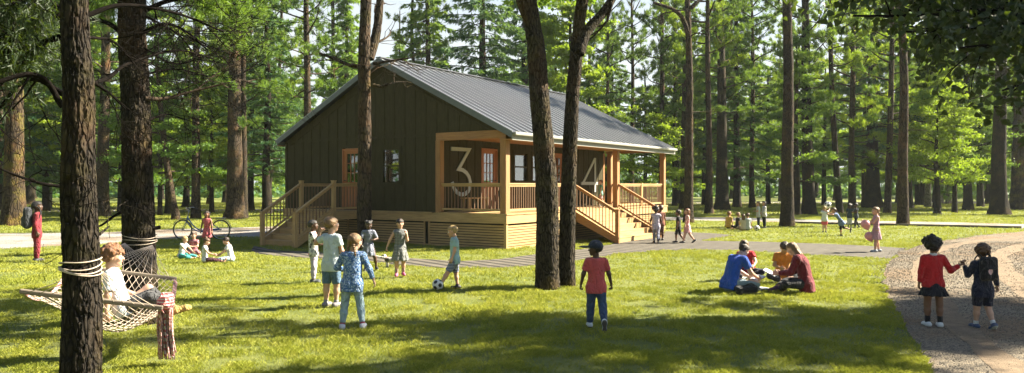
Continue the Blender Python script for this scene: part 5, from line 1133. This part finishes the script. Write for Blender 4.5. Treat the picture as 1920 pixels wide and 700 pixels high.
FK['k13']=person('blond boy in a pale blue polo and checked shorts, kicking the ball',G(853,543),256,1.19,'fair',('short','blond'),top=dict(m=C('polo',(.36,.56,.62)),sleeve=.62,len=.07,loose=.014,collar=C('polo2',(.30,.50,.57))),bottom=dict(m=C('plaid1',(.20,.24,.36),'plaid',(.06,.07,.13),(.6,.6,.62),1.2),len=.98,loose=.020),shoes=shoem('boot',(.035,.03,.035),(.45,.10,.08)),socks=(C('darksock',(.02,.02,.035)),.04),th=((-.05,.62,-1),(.06,-.12,-1)),sh=((-.05,.60,-1),(.02,-.12,-1)),ft=((0,.85,.55),None),ua=((-.1,.1,-1),(.15,-.15,-1)),fa=((-.05,.35,-1),(.05,.2,-1)),look=(8,-12),tor=(0,.03,1))
FK['k14']=person('boy in a red shirt, jeans and dark cap, walking away across the lawn',G(1118,620),2,1.15,'dark',('hatted','black'),top=dict(m=C('coral',(.62,.10,.10)),sleeve=.72,len=.075,loose=.012),bottom=dict(m=jeans,len=1.93,loose=.014),shoes=shoem('canvas',(.62,.66,.68),(.10,.09,.08)),th=((-.06,.12,-1),(.10,-.12,-1)),sh=((-.04,.05,-1),(.05,-.75,-1)),ft=(None,(.05,.35,-1)),ua=((-.34,.02,-1),(.34,.08,-1)),fa=((-.22,.22,-1),(.25,.30,-1)),fist=(.6,.55),look=(-72,0))
def at_deck(s,t): p=ST(s,t); return (p[0],p[1])
FK['k15']=person('small girl in a mint shirt, stepping along the porch above the main stair',at_deck(8.2,1.0),262,1.08,'fair',('pony','auburn'),top=dict(m=C('mint',(.22,.55,.42)),sleeve=.4,len=.06),bottom=dict(m=C('flshort',(.6,.5,.5),'floral',(.4,.06,.08),None,.9),len=.8,loose=.02),shoes=drk,socks=(white,.05),z=DK,ua=((-.1,.2,-1),(.1,-.25,-1)),**WALK)
FK['k16']=person('dark-haired child in a pale top and lilac leggings at the foot of the main stair',G(1230,456),8,1.22,'dark',('afro','black'),top=dict(m=C('lilacwhite',(.58,.52,.62)),sleeve=.3,len=.10,loose=.014),bottom=dict(m=C('lilac',(.36,.36,.46)),len=1.85),shoes=drk,ua=((-.35,.1,-1),(.3,.1,-1)),**WALK)
FK['k17']=person('brown-haired child close behind the one in lilac leggings at the stair foot',G(1239,451),350,1.22,'brown',('curly','brown'),top=dict(m=C('rust',(.20,.06,.03)),sleeve=.5,len=.07),bottom=dict(m=C('brownt',(.12,.06,.04)),len=1.85),shoes=drk)
FK['k18']=person('child with dark curls in a black shirt and shorts, walking toward the cabin',G(1272,455),285,1.10,'brown',('curly','dark'),top=dict(m=blk,sleeve=.6,len=.09,loose=.017),bottom=dict(m=blk,len=1.05,loose=.014),shoes=drk,look=(-10,0),**WALK)
FK['k19']=person('long-haired girl in a pink patterned dress, walking beside the child in black',G(1289,456),272,1.18,'fair',('long','auburn'),dress=dict(m=C('pinkdress',(.75,.30,.30),'floral',(.80,.62,.58),None,.8),sleeve=.0,sl=.24,flare=.14),shoes=drk,th=((0,.38,-1),(0,-.35,-1)),sh=((0,.25,-1),(0,-.75,-1)),ua=((-.1,.45,-.8),(.1,.2,-1)))
FK['k20']=person('fair-haired child in a yellow shirt, sitting on the far lawn',G(1366,431),50,1.25,'light',('ponyside','auburn'),top=dict(m=C('yellow',(.62,.42,.08)),sleeve=.5,len=.05),bottom=dict(m=blk,len=1.9),tor=(0,.1,1),**SIT)
FK['k21']=person('child in a black shirt sitting beside the one in yellow',G(1382,432),85,1.2,'light',('short','dblond'),top=dict(m=blk,sleeve=.6,len=.05),bottom=dict(m=C('dgreen',(.03,.04,.025)),len=1.9),tor=(0,.1,1),**SIT)
FK['k22']=person('child in a cream shirt sitting with back to the viewer, left of the two',G(1394,434),12,1.12,'light',('long','brown'),top=dict(m=C('cream',(.55,.50,.40)),sleeve=.6,len=.05),bottom=dict(m=C('khaki',(.2,.17,.10)),len=1.9),**SIT)
FK['k23']=person('child in a light grey shirt sitting with back to the viewer, right of the two',G(1402,434),352,1.2,'tan',('short','brown'),top=dict(m=C('lgrey',(.42,.46,.46)),sleeve=.6,len=.05),bottom=dict(m=C('dgrey',(.1,.1,.1)),len=1.9),**SIT)
FK['k24']=person('standing pupil with folded arms, pale grey shirt and dark jeans',G(1422,428),282,1.2,'light',('short','dblond'),top=dict(m=C('pgrey',(.52,.56,.58)),sleeve=.6,len=.07,loose=.016),bottom=dict(m=C('navyj',(.02,.03,.08)),len=1.8,loose=.012),shoes=drk,ua=((-.2,.3,-.9),(.2,.3,-.9)),fa=((.7,.7,.1),(-.7,.7,.1)))
FK['k25']=person('standing pupil with long dark hair, white sleeves and dark leggings',G(1433,428),265,1.22,'light',('long','dark'),top=dict(m=C('white5',(.72,.70,.68)),sleeve=1.9,len=.06,loose=.014),bottom=dict(m=C('navyl',(.015,.018,.035)),len=1.9),shoes=drk,ua=((-.1,.2,-1),(.1,.1,-1)),fa=((.3,.9,-.4),(-.1,.6,-.9)))
bp=P(1552,386,31.6)
FK['k26']=person('blond child in a white shirt and pink shorts, holding a ball overhead',G(1546,436),15,1.08,'fair',('short','blond'),top=dict(m=C('white6',(.68,.72,.68)),sleeve=.6,len=.07,loose=.014),bottom=dict(m=C('hotpink',(.72,.12,.16)),len=.85,loose=.022),shoes=drk,reach={0:((bp[0]-.12,bp[1],bp[2]-.04),(-1,0,-.2)),1:((bp[0]+.12,bp[1],bp[2]-.04),(1,0,-.2))})
FK['k27']=person('child in a blue patterned dress running with arms stretched out',G(1577,443),280,1.17,'tan',('pony','brown'),dress=dict(m=C('bluestripe',(.05,.10,.25),'stripes',(.25,.33,.48),None,1.1),sleeve=.8,sl=.20,flare=.145,dir=(0,-.45,-1)),bottom=dict(m=blk,len=1.25,loose=.006),shoes=drk,tor=(0,.65,1),tor2=(0,.75,1),th=((0,.1,-1),(0,-.45,-1)),sh=((0,-.05,-1),(0,-1,-.25)),ua=((-.55,.9,-.1),(.6,.55,.1)),fa=((-.3,1,.1),(.3,.8,.4)),look=(0,-18))
FK['k28']=person('dark-haired child in a dark top and pale leggings, standing behind the runner',G(1593,428),200,1.08,'dark',('afro','black'),top=dict(m=C('navyt',(.03,.05,.07)),sleeve=.5,len=.07),bottom=dict(m=C('paleleg',(.50,.52,.60)),len=1.5),shoes=drk,ua=((-.5,.3,-.7),(.3,.2,-1)),fa=((-.3,.6,.5),(.1,.6,-.6)))
FK['k29']=person('child in dark clothes walking in front of the thin trunk, right of the runner',G(1605,428),262,1.12,'dark',('curly','black'),top=dict(m=C('slate',(.06,.08,.10)),sleeve=.5,len=.07),bottom=dict(m=blk,len=1.9),shoes=drk,ua=((-.1,.4,-.9),(.1,-.1,-1)),fa=((.1,1,.1),(.1,.2,-1)),**WALK)
bl1=P(1624,423,22.0); bl2=P(1631,445,22.2)
FK['k30']=person('girl in a lilac-pink dress walking with two pink balloons',G(1643,473),278,1.31,'fair',('braids','dblond'),dress=dict(m=C('mauve',(.50,.28,.36),'stripes',(.58,.36,.44),None,.7),sleeve=.0,sl=.27,flare=.135),shoes=shoem('silver',(.30,.34,.40),(.5,.5,.5)),th=((0,.12,-1),(0,-.12,-1)),sh=((-.0,.05,-1),(0,-.22,-1)),ua=((-.1,.6,-.75),(.1,.55,-.8)),fa=((.1,1,.15),(-.1,1,.2)),look=(-3,-4))
FK['k31']=person('woman in a bright blue shirt with a dark bun, sitting bent forward',G(1368,549),68,1.64,'light',('bun','dark'),adult=True,top=dict(m=C('royal',(.025,.10,.52)),sleeve=.62,len=.07,loose=.020),bottom=dict(m=C('washed',(.27,.35,.40)),len=1.85,loose=.014),shoes=drk,tor=(0,.28,1),tor2=(0,.62,1),th=((-.55,.75,.12),(.60,.78,.05)),sh=((.75,.45,-.35),(-.70,.55,-.30)),ft=((.6,.5,-.1),(-.6,.5,-.1)),ua=((-.1,.55,-.8),(.1,.45,-.85)),fa=((.1,.9,-.5),(-.25,.9,-.45)),look=(0,-38))
FK['k32']=person('child in a red shirt with short fair hair, sitting behind the woman in blue',G(1404,524),205,1.34,'fair',('short','dblond'),top=dict(m=C('red',(.55,.015,.03)),sleeve=.5,len=.05,loose=.014),bottom=dict(m=C('navy3',(.02,.025,.05)),len=1.85,loose=.012),shoes=drk,tor=(.12,.25,1),tor2=(.12,.35,1),ua=((-.35,.55,-.7),(.1,.5,-.9)),fa=((.1,.9,-.4),(-.2,1,-.3)),look=(8,-32),th=((-.75,.70,.10),(.75,.70,-.05)),sh=((.80,.30,-.40),(-.80,.42,-.30)))
FK['k33']=person('dark-haired boy in an orange shirt, sitting cross-legged and facing the viewer',G(1467,530),188,1.32,'tan',('fringe','dark'),top=dict(m=C('orange',(.68,.24,.03)),sleeve=.62,len=.06,loose=.018),bottom=dict(m=C('navy4',(.035,.04,.055)),len=1.75,loose=.014),shoes=shoem('grey3',(.25,.27,.28)),tor=(0,.12,1),tor2=(0,.28,1),ua=((-.25,.3,-.9),(.25,.3,-.9)),fa=((.45,.85,-.2),(-.45,.85,-.2)),look=(-10,-32),**SIT)
FK['k34']=person('long-haired woman in wine-red cardigan and black trousers, sitting with a book',G(1512,551),300,1.62,'light',('long','dblond'),adult=True,top=dict(m=C('wine',(.17,.012,.025)),sleeve=1.9,len=.10,loose=.024),bottom=dict(m=C('black2',(.012,.014,.022)),len=1.9,loose=.014),shoes=shoem('multi',(.12,.05,.09),(.3,.1,.15)),tor=(0,.18,1),tor2=(0,.45,1),th=((-.70,.75,.02),(.60,.85,.05)),sh=((.80,.35,-.30),(-.70,.50,-.30)),ft=((.6,.5,-.1),(-.6,.5,-.1)),ua=((-.15,.35,-.9),(.15,.35,-.9)),fa=((.25,1,-.1),(-.2,1,-.2)),look=(4,-34))
hand=P(1803,494,10.42)
FK['k35']=person('girl with afro puffs in red sweater and black ruffled skirt on the gravel road',G(1750,613),8,1.21,'brown',('afro','black'),top=dict(m=C('scarlet',(.55,.015,.02)),sleeve=1.9,len=.03,loose=.014,collar=C('collar',(.8,.8,.8))),bottom=dict(m=C('black3',(.012,.013,.02)),skirt=True,waist=.03,sl=.155,flare=.155,pleats=11),shoes=wht,socks=(blk,.085),look=(52,0),reach={1:(hand+np.array([-.03,0,-.03]),(0,-.3,-1))},ua=((-.22,.0,-1),(.2,0,-1)),fa=((-.10,.12,-1),(0,0,-1)),th=((-.04,.06,-1),(.06,-.04,-1)),fist=(.35,.8))
FK['k36']=person('boy in navy sweater and shorts walking hand in hand on the gravel road',G(1843,617),2,1.13,'light',('curly','brown'),top=dict(m=C('navy',(.012,.018,.045)),sleeve=1.9,len=.10,loose=.016,collar=C('collar',(.8,.8,.8))),bottom=dict(m=C('navy5',(.012,.016,.035)),len=.92,loose=.016),shoes=shoem('run',(.05,.08,.16),(.55,.55,.50)),socks=(white,.055),look=(6,0),reach={0:(hand+np.array([.035,0,-.02]),(0,-.3,-1))},ua=((-.2,0,-1),(.36,.08,-1)),fa=((0,0,-1),(.30,.20,-1)),th=((-.03,.12,-1),(.05,.0,-1)),sh=((-.02,.05,-1),(.02,-.55,-1)),fist=(.8,.55))
# shirt under the pinafore, shawl collar etc.
# cap of the walking boy
k=FK['k14']; hc,M,hh,hx=k['hc'],k['M'],k['hh'],k['hx']
def fcap(p):
    o=np.maximum(ellip(p,hx(0,-.05,.17),np.array([.44,.52,.45])*hh,M),-((p-hx(0,0,.08))@M[:,2])); br=np.maximum(ellip(p,hx(0,.60,.14),np.array([.38,.55,.075])*hh,M),-((p-hx(0,.28,0))@M[:,1])); return smin(o,br,.03*hh)+(vnoise(p*30,2)-.5)*.006
cap=k['child']('cap',fcap,hc-hh*1.15,hc+hh*1.15,C('capm',(.022,.03,.05)),.0065)
k=FK['k35']; k['child']('hair_clip',lambda p:ellip(p,k['hx'](.02,-.36,.62),np.array([.12,.10,.09])*k['hh'],k['M']),k['hc']-k['hh'],k['hc']+k['hh'],C('clip',(.8,.72,.72)),.006)
# ------------------------------------------------------------ bags
def rbox(p,c,b,r,M=None):
    q=np.abs((p-c) if M is None else (p-c)@M)-np.array(b)+r; return np.linalg.norm(np.maximum(q,0),axis=1)+np.minimum(q.max(1),0)-r
def backpack(label,loc,rot,s,m,m2,worn=True,emb=None,q=.012):
    """local: y = outward from the back, z up"""
    w,d,h=.15*s,.075*s,.22*s
    f=lambda p:smin(rbox(p*np.array([1+.0,1,1]),np.array([0,0,0]),(w*(1-.0),d,h),.065*s),rbox(p,np.array([0,d*.95,-h*.32]),(w*.78,d*.42,h*.5),.04*s),.015)+(fbm(p*14,3,2)-.37)*.02*s
    V,Q=surf_nets(f,(-w-.03,-d-.03,-h-.03),(w+.03,d*1.6+.05,h+.03),q); o=mk('backpack',V,[Q],m,None,True); o.location=loc; o.rotation_euler=rot; tag(o,label,'backpack')
    b=MB()
    for sx in (-1,1): b.tube(spline([(sx*w*.5,-d*.8,h*.85),(sx*w*.62,-d*1.5,h*1.15),(sx*w*.78,-d*3.0,h*.75),(sx*w*.85,-d*2.6,-h*.1),(sx*w*.7,-d*.6,-h*.75)],14) if worn else spline([(sx*w*.5,-d*.8,h*.8),(sx*w*.6,-d*1.5,h*.3),(sx*w*.6,-d*.8,-h*.7)],10),.011*s,6)
    b.tube(spline([(-.03,-d*.4,h),(0,-d*.4,h+.04),(.03,-d*.4,h)],8),.007,6); b.build('strap',m2,o,smooth=True)
    b=MB(); b.tube(spline([(-w*.72,d*1.25,-h*.02),(0,d*1.42,h*.02),(w*.72,d*1.25,-h*.02)],10),.005,5); b.tube(spline([(-w*.85,d*.3,h*.45),(-w*.6,d*.35,h*.93),(w*.6,d*.35,h*.93),(w*.85,d*.3,h*.45)],14),.005,5); b.build('zip',m2,o)
    if emb: 
        for (x,z,rx,rz_,mm) in emb:
            t=np.arange(14)*2*math.pi/14; yy=d*1.40 if z<h*.15 else d*1.04
            V=[(x+math.cos(a)*rx,yy,z+math.sin(a)*rz_*(1+.25*math.sin(3*a))) for a in t]+[(x+math.cos(a)*rx,yy-.02,z+math.sin(a)*rz_*(1+.25*math.sin(3*a))) for a in t]; Fc=[np.array([list(range(14))])]+[np.array([[i,(i+1)%14,14+(i+1)%14,14+i] for i in range(14)])]; mk('patch',V,Fc,mm,None,False,o)
    return o
def wear(k,label,s,m,m2,face,emb=None,q=.012):
    c=k['w'](k['mid']*.35+k['shc']*.65-k['F2']*(.062*k['H']+.085*s)); return backpack(label,c,(0.03,0,-R(face+180)),s,m,m2,True,emb,q)
gry=C('bag_grey',(.10,.11,.12)); 
wear(FK['hoodie'],'grey and black backpack with white print on the pupil in dark red',1.25,C('bag_dk',(.035,.04,.05)),blk,62,[(.02,.06,.075,.09,C('bagp',(.55,.56,.58))),(-.05,-.13,.05,.035,C('bagp',(.55,.56,.58)))],.016)
wear(FK['k36'],'black backpack with a small pale emblem on the boy in navy',.74,C('bag_bk',(.014,.015,.019)),blk,2,[(.02,-.03,.030,.036,C('embp',(.75,.52,.50)))],.009)
backpack('black backpack lying on the grass in front of the woman in blue',(*G(1397,552),.10),(R(-84),R(6),R(-80)),.92,C('bag_b2',(.018,.02,.026)),blk,False,None,.012)
# ------------------------------------------------------------ balls, balloons, books, dog and lead
def ball(loc,r,label,spin=(0,0,0)):
    import bmesh
    bm=bmesh.new(); bmesh.ops.create_icosphere(bm,subdivisions=5,radius=r); ico=bmesh.new(); bmesh.ops.create_icosphere(ico,subdivisions=1,radius=1); C_=[v.co.normalized() for v in ico.verts]
    for f in bm.faces:
        d=max(f.calc_center_median().normalized().dot(c) for c in C_); f.material_index=1 if d>.938 else 0; f.smooth=True
    me=bpy.data.meshes.new('football'); bm.to_mesh(me); bm.free(); me.materials.append(simple('ball_white',(.78,.78,.76),.4,.03)); me.materials.append(simple('ball_black',(.015,.015,.015),.4,.03))
    o=bpy.data.objects.new('football',me); COL.objects.link(o); o.location=loc; o.rotation_euler=spin; tag(o,label,'ball')
g_=G(821,545); ball((g_[0],g_[1],.108),.105,'black and white football at the foot of the kicking boy',(.3,.5,.2))
ball((bp[0],bp[1],bp[2]+.03),.15,'black and white football held overhead by the child in pink shorts',(.1,.9,.4)); g_=G(1419,433); ball((g_[0],g_[1],.12),.12,'black and white football on the grass by the two standing pupils',(1,.2,.4))
t=NT('balloon_pink'); BALM=t.done(t.pbr((.80,.36,.36),.25,None,Subsurface_Weight=.2,Transmission_Weight=.15,Coat_Weight=.4))
for c,lab,dr in ((bl1,'upper one of the two pink balloons',(.1,-.1,.1)),(bl2,'lower one of the two pink balloons',(.05,.05,.12))):
    b=MB(); b.lathe([(0.001,-.175),(.012,-.165),(.006,-.15),(.04,-.12),(.085,-.06),(.112,.0),(.118,.05),(.105,.10),(.07,.14),(.03,.158),(.001,.162)],20,(0,0,0)); o=b.build('balloon',BALM,None,True); o.location=c; o.scale=(1.1,1.1,1.05); o.rotation_euler=(dr[0],R(-28),0); tag(o,lab+' carried by the girl in lilac pink','balloon')
    w=FK['k30']['w'](FK['k30']['J'][0]['wr']); b=MB(); b.tube([np.array([0,0,-.165]),(np.array(w)-c)/1.08],.003,4); b.build('string',C('string',(.6,.6,.6)),o)
PAP=simple('paper',(.78,.78,.76),.7,.02)
def book(loc,rz_,lab,tilt=(0,0),s=1):
    root=empty('book',loc,rz_); root.rotation_euler=(tilt[0],tilt[1],rz_); tag(root,lab,'book')
    for sx in (-1,1):
        V=[];n=8
        for i in range(n+1):
            x=sx*.15*s*i/n; z=.012*math.sin(min(1,i/n*1.4)*math.pi)*s+.004
            V+=[(x,-.11*s,z),(x,.11*s,z),(x,-.11*s,z-.008),(x,.11*s,z-.008)]
        Q=[]
        for i in range(n): a=i*4; Q+=[(a,a+1,a+5,a+4),(a+2,a+6,a+7,a+3),(a,a+4,a+6,a+2),(a+1,a+3,a+7,a+5)]
        Q+=[(0,2,3,1),(n*4,n*4+1,n*4+3,n*4+2)]; mk('page',V,[np.array(Q)],PAP,None,False,root)
    b=MB(); b.box(-.155*s,.155*s,-.115*s,.115*s,-.012,-.006); b.build('cover',C('bookc',(.10,.12,.16)),root)
book((*G(1428,546),.05),R(18),'open white book lying on the grass beside the black backpack')
k=FK['k34']; w=k['w'](k['J'][0]['wr']*.5+k['J'][1]['wr']*.5); f=np.array([math.sin(R(300)),math.cos(R(300)),0]); book(tuple(w+f*.17+np.array([0,0,.0])),R(-300),'white book held open by the woman in wine red',(R(28),0),1.0)
k=FK['k31']; w=k['w'](k['J'][0]['wr']*.5+k['J'][1]['wr']*.5); f=np.array([math.sin(R(68)),math.cos(R(68)),0]); book(tuple(w+f*.12+np.array([0,0,-.02])),R(-68),'open notebook in the lap of the woman in blue',(R(20),0),.8)
def dog():
    x,y=G(734,501); s=1.0; FU=C('dogfur',(.62,.58,.52),'floral',(.05,.04,.035),None,.22); pr_=[((-.10,0,.155),(.10,0,.16),.05,.056,None),((.10,0,.17),(.155,0,.215),.042,.034,None),((.16,0,.235),(.185,0,.23),.043,.038,None),((.19,0,.225),(.235,0,.212),.026,.017,None),((-.13,0,.175),(-.20,0,.225),.014,.007,None)]
    for sx in (-1,1): pr_+=[((.085,sx*.03,.13),(.095,sx*.032,.07),.024,.015,None),((.095,sx*.032,.07),(.09,sx*.032,.015),.014,.012,None),((.09,sx*.032,.012),(.11,sx*.032,.012),.013,.011,None),((-.095,sx*.032,.13),(-.075,sx*.035,.085),.034,.02,None),((-.075,sx*.035,.085),(-.115,sx*.035,.055),.018,.012,None),((-.115,sx*.035,.055),(-.105,sx*.035,.015),.012,.011,None),((-.105,sx*.035,.012),(-.085,sx*.035,.012),.013,.010,None),((.15,sx*.035,.26),(.145,sx*.05,.225),.016,.008,None)]
    lo,hi=bbox(pr_,.02); V,Q=surf_nets(union(pr_,.02),lo,hi,.006); o=mk('dog',V*np.array([1.1,1.1,1.1]),[Q],FU,None,True); o.location=(x,y,0); o.rotation_euler=(0,0,R(172)); tag(o,'little white and dark puppy on a lead, standing on the plank path','dog')
    for sx in (-1,1):
        b=MB(); b.lathe([(.001,-.008),(.006,-.004),(.008,0),(.006,.004),(.001,.008)],10,(.222,sx*.024,.27),(1,0,0)); b.build('eye',IRIS,o,True)
    b=MB(); b.lathe([(.001,-.01),(.010,-.005),(.011,.003),(.001,.010)],10,(.262,0,.236),(1,0,0)); b.build('nose',IRIS,o,True)
    b=MB(); b.torus((.135,0,.215),.046,.006,(.7,0,.6),20,6); b.build('collar',C('dcol',(.5,.05,.05)),o,True)
    cw=np.array([x-.15,y,.23]); h=FK['k11']['w'](FK['k11']['J'][1]['wr']); b=MB(); b.tube(spline([h,(h+cw)/2+np.array([0,0,-.07]),cw],14),.008,6); tag(b.build('lead',C('leadm',(.55,.55,.56)),None,True),'pale lead running from the striped girl to the puppy','lead')
dog()
# ------------------------------------------------------------ hammock
ROPE=simple('rope',(.50,.41,.34),.9,.15,20); ROPR=C('rope_red',(.45,.10,.11),'stripes',(.62,.55,.50),None,2.5); BARM=wood('bar_wood',(.20,.165,.13),'X')
hb_=P(171,562,7.8); ham=empty('hammock',(hb_[0],hb_[1]+.8,0)); tag(ham,'rope hammock with two wooden bars and striped fringe hung between two trunks','hammock'); HO=np.array(ham.location)
N0,N1=P(43,547,7.62),P(300,577,8.0); F0,F1=P(128,498,9.4),P(327,523,9.9)
for a,b_ in ((N0,N1),(F0,F1)):
    b=MB(); d=(b_-a)/np.linalg.norm(b_-a); b.bar(a-d*.03-HO,b_+d*.03-HO,.045,.05); b.build('spreader_bar',BARM,ham,bevel=.012)
def net(u,v):
    u=np.asarray(u,float);v=np.asarray(v,float); a=N0+(N1-N0)*u[...,None]; c=F0+(F1-F0)*u[...,None]; p=a+(c-a)*v[...,None]
    sag=(.36+.16*np.exp(-((u-.58)/.3)**2))*4*v*(1-v)*(.55+.45*4*u*(1-u)); edge=.0; return p-np.array([0,0,1.])*sag[...,None]
b=MB(); m=15
for k in range(-m,m+1):
    for sg in (1,-1):
        v=np.linspace(0,1,34); u=(k/m)+v*1.0 if sg==1 else (k/m)+1-v*1.0; ok=(u>=-.001)&(u<=1.001)
        if ok.sum()<3: continue
        b.tube(net(np.clip(u[ok],0,1),v[ok])-HO,.0040,4)
b.build('netting',ROPE,ham,True)
for uu in (0,1):
    v=np.linspace(0,1,30)
    for k in range(5 if uu else 3):
        b=MB(); b.tube(net(np.full(30,uu),v)+np.array([0,0,-.012*k])-HO+np.array([.008*k,0,0]),.0085,6); b.build('edge_rope',ROPR,ham,True)
def fan(A,B,T,n,r=.0042):
    b=MB()
    for k in range(n):
        s=A+(B-A)*(k+.5)/n
        for t_ in T: b.tube(spline([s-HO,(s+t_)/2-HO-np.array([0,0,.02]),t_-HO],8),r,4)
    b.build('fan_rope',ROPE,ham,True)
T1=[np.array([t1.location[0]+.03,t1.location[1]+.155,1.25])]; T2=[P(234,456,10.35),P(286,460,10.45)]
fan(N0,N1,T1,13); fan(F0,F1,T2,11)
def wrap(tr,cx,cy,r,zs,m):
    for z in zs:
        b=MB(); a=np.linspace(0,2*math.pi,50); b.tube(np.c_[cx+r*np.cos(a),cy+r*np.sin(a),z+.02*np.sin(a+z*40)+.012*np.sin(2*a)]-HO,.0055,6,cap=False); b.build('tree_loop',m,ham,True)
c1=np.array([t1.location[0],t1.location[1]]); c2=np.array([P(261,450,10.7)[0],t2.location[1]])
wrap(t1,c1[0],c1[1]+.0,.160,(1.205,1.235,1.262,1.30),ROPE); wrap(t2,c2[0],c2[1],.225,(1.13,1.17,1.235),ROPE)
rs=np.random.default_rng(4); b=MB(); b2=MB()
for k in range(46):
    u=rs.uniform(-1,1); top=P(311+u*13,560+abs(u)*4,8.1+rs.uniform(-.06,.06)); bot=P(313+u*15+rs.uniform(-2,2),668+rs.uniform(-8,7),8.1+rs.uniform(-.09,.09)); mid=(top+bot)/2+rs.normal(0,.012,3)+np.array([-.015,0,0]); (b if k%2 else b2).tube(spline([top-HO,mid-HO,bot-HO],9),.0085,5)
b.build('fringe',ROPR,ham,True); b2.build('fringe',C('fringe_w',(.62,.50,.46),'stripes',(.42,.08,.10),None,.6),ham,True)
def fthrow(p):
    c=P(311,566,8.1)-HO; return ellip(p,c,np.array([.085,.10,.10]))+(fbm(p*28,2,2)-.37)*.05
c=P(311,566,8.1)-HO; V,Q=surf_nets(fthrow,c-.16,c+.16,.008); mk('knotted_end',V,[Q],C('throw',(.50,.10,.11),'stripes',(.62,.50,.46),None,1.2),None,True,ham)
# ------------------------------------------------------------ bicycle, local x to the right, wheels in the xz plane
bx,by=G(378,450); bike=empty('bicycle',(bx,by,0),R(-4)); tag(bike,'blue step-through bicycle parked on the gravel path','bicycle')
BLUE=simple('bike_blue',(.03,.12,.34),.3,.05,8,0,Metallic=.3); TYR=simple('tyre',(.018,.018,.02),.8,.1); RIM=simple('rim_metal',(.5,.5,.52),.3,.05,8,0,Metallic=.9); SADM=simple('saddle',(.015,.017,.03),.5,.1)
wr_=.365; XW=.70
def part(name,fn,m,par=bike,**k): b=MB(); fn(b); return b.build(name,m,par,True,**k)
for sx in (-1,1):
    w=part('wheel',lambda b:b.torus((sx*XW,0,wr_),wr_-.045,.012,(0,1,0),48,8),RIM); part('tyre',lambda b:b.torus((sx*XW,0,wr_),wr_-.022,.022,(0,1,0),48,8),TYR,w)
    def sp(b):
        for k in range(20): a=k*math.pi/10; b.tube([(sx*XW+.02*math.cos(a+1),(-1)**k*.03,wr_+.02*math.sin(a+1)),(sx*XW+(wr_-.05)*math.cos(a),0,wr_+(wr_-.05)*math.sin(a))],.0016,4)
    part('spoke',sp,RIM,w); part('hub',lambda b:b.tube([(sx*XW,-.05,wr_),(sx*XW,.05,wr_)],.022,10),RIM,w)
    def mg(b):
        a=np.linspace(.15,2.5,22) if sx>0 else np.linspace(.75,2.7,22)
        p=[(sx*XW+(wr_+.03)*math.cos(q),0,wr_+(wr_+.03)*math.sin(q)) for q in a]
        for i in range(21): b.bar(p[i],p[i+1],.05,.006,(math.cos(a[i]),0,math.sin(a[i])))
    part('mudguard',mg,BLUE)
def fr(b):
    hd=(-.52,0,.80); hb2=(-.56,0,.66); bb=(.12,0,.30); sl_=(.22,0,.78)
    b.tube(spline([hd,(-.30,0,.50),(-.05,0,.34),bb],14),.022,10); b.tube(spline([hb2,(-.35,0,.42),(-.08,0,.29),bb],14),.019,10); b.tube([bb,sl_],.018,10); b.tube([(-.50,0,.86),hb2],.024,10)
    for y in (-.05,.05): b.tube([bb,(XW,y,wr_)],.011,8); b.tube([(.20,0,.70),(XW,y,wr_)],.009,8); b.tube(spline([hb2,(-.60,y,.56),(-.66,y,.45),(-XW,y,wr_)],8),.012,8)
part('frame',fr,BLUE)
def hb3(b):
    b.tube([(-.50,0,.86),(-.46,0,1.08)],.014,8); b.tube(spline([(-.30,-.28,1.10),(-.44,-.24,1.16),(-.52,-.10,1.14),(-.46,0,1.08),(-.52,.10,1.14),(-.44,.24,1.16),(-.30,.28,1.10)],30),.012,8)
hbo=part('handlebar',hb3,RIM)
for y in (-.275,.275): part('grip',lambda b:b.tube([(-.40,y*.96,1.145),(-.27,y*1.02,1.092)],.018,8),SADM,hbo)
part('seat_post',lambda b:b.tube([(.215,0,.76),(.235,0,.92)],.013,8),RIM)
V,Q=surf_nets(lambda p:smin(cone(p,(.08,0,.955),(.27,0,.965),.028,.05,(np.array([0,0,1.]),1.3)),cone(p,(.28,-.05,.965),(.28,.05,.965),.05,.05,(np.array([0,0,1.]),1.5)),.04),(0,-.15,.85),(.4,.15,1.08),.01); mk('saddle',V,[Q],SADM,None,True,bike)
def rack(b):
    for y in (-.06,0,.06): b.tube([(.38,y,.80),(.88,y,.79)],.006,6)
    b.tube([(.38,-.06,.80),(.38,.06,.80)],.006,6); b.tube([(.88,-.06,.79),(.88,.06,.79)],.006,6)
    for y in (-.06,.06): b.tube([(.80,y,.79),(XW,y,wr_)],.005,6)
part('luggage_rack',rack,RIM)
cr=part('crank',lambda b:(b.torus((.12,.045,.30),.085,.006,(0,1,0),28,6),b.bar((.12,.06,.30),(.24,.06,.20),.012,.02,(0,1,0)),b.bar((.12,-.06,.30),(.0,-.06,.40),.012,.02,(0,1,0))),RIM)
for p_ in ((.24,.10,.20),(.0,-.10,.40)): part('pedal',lambda b:b.box(p_[0]-.045,p_[0]+.045,p_[1]-.04,p_[1]+.04,p_[2]-.01,p_[2]+.01),SADM,cr)
part('chain_guard',lambda b:b.bar((.05,.05,.33),(.62,.05,.38),.02,.07),BLUE); part('kickstand',lambda b:b.tube([(.30,-.04,.32),(.42,-.20,.0)],.009,6),RIM)
# porch bench
bn=empty('porch_bench',ST(1.35,2.15,DK),CA); tag(bn,'low wooden bench on the porch beneath the number 3','bench')
b=MB(); b.box(-.6,.6,-.17,.17,.42,.46); b.build('seat',PINX,bn); 
for x in (-.52,.45): 
    for y in (-.14,.08): b=MB(); b.box(x,x+.06,y,y+.06,0,.42); b.build('leg',PINZ,bn)
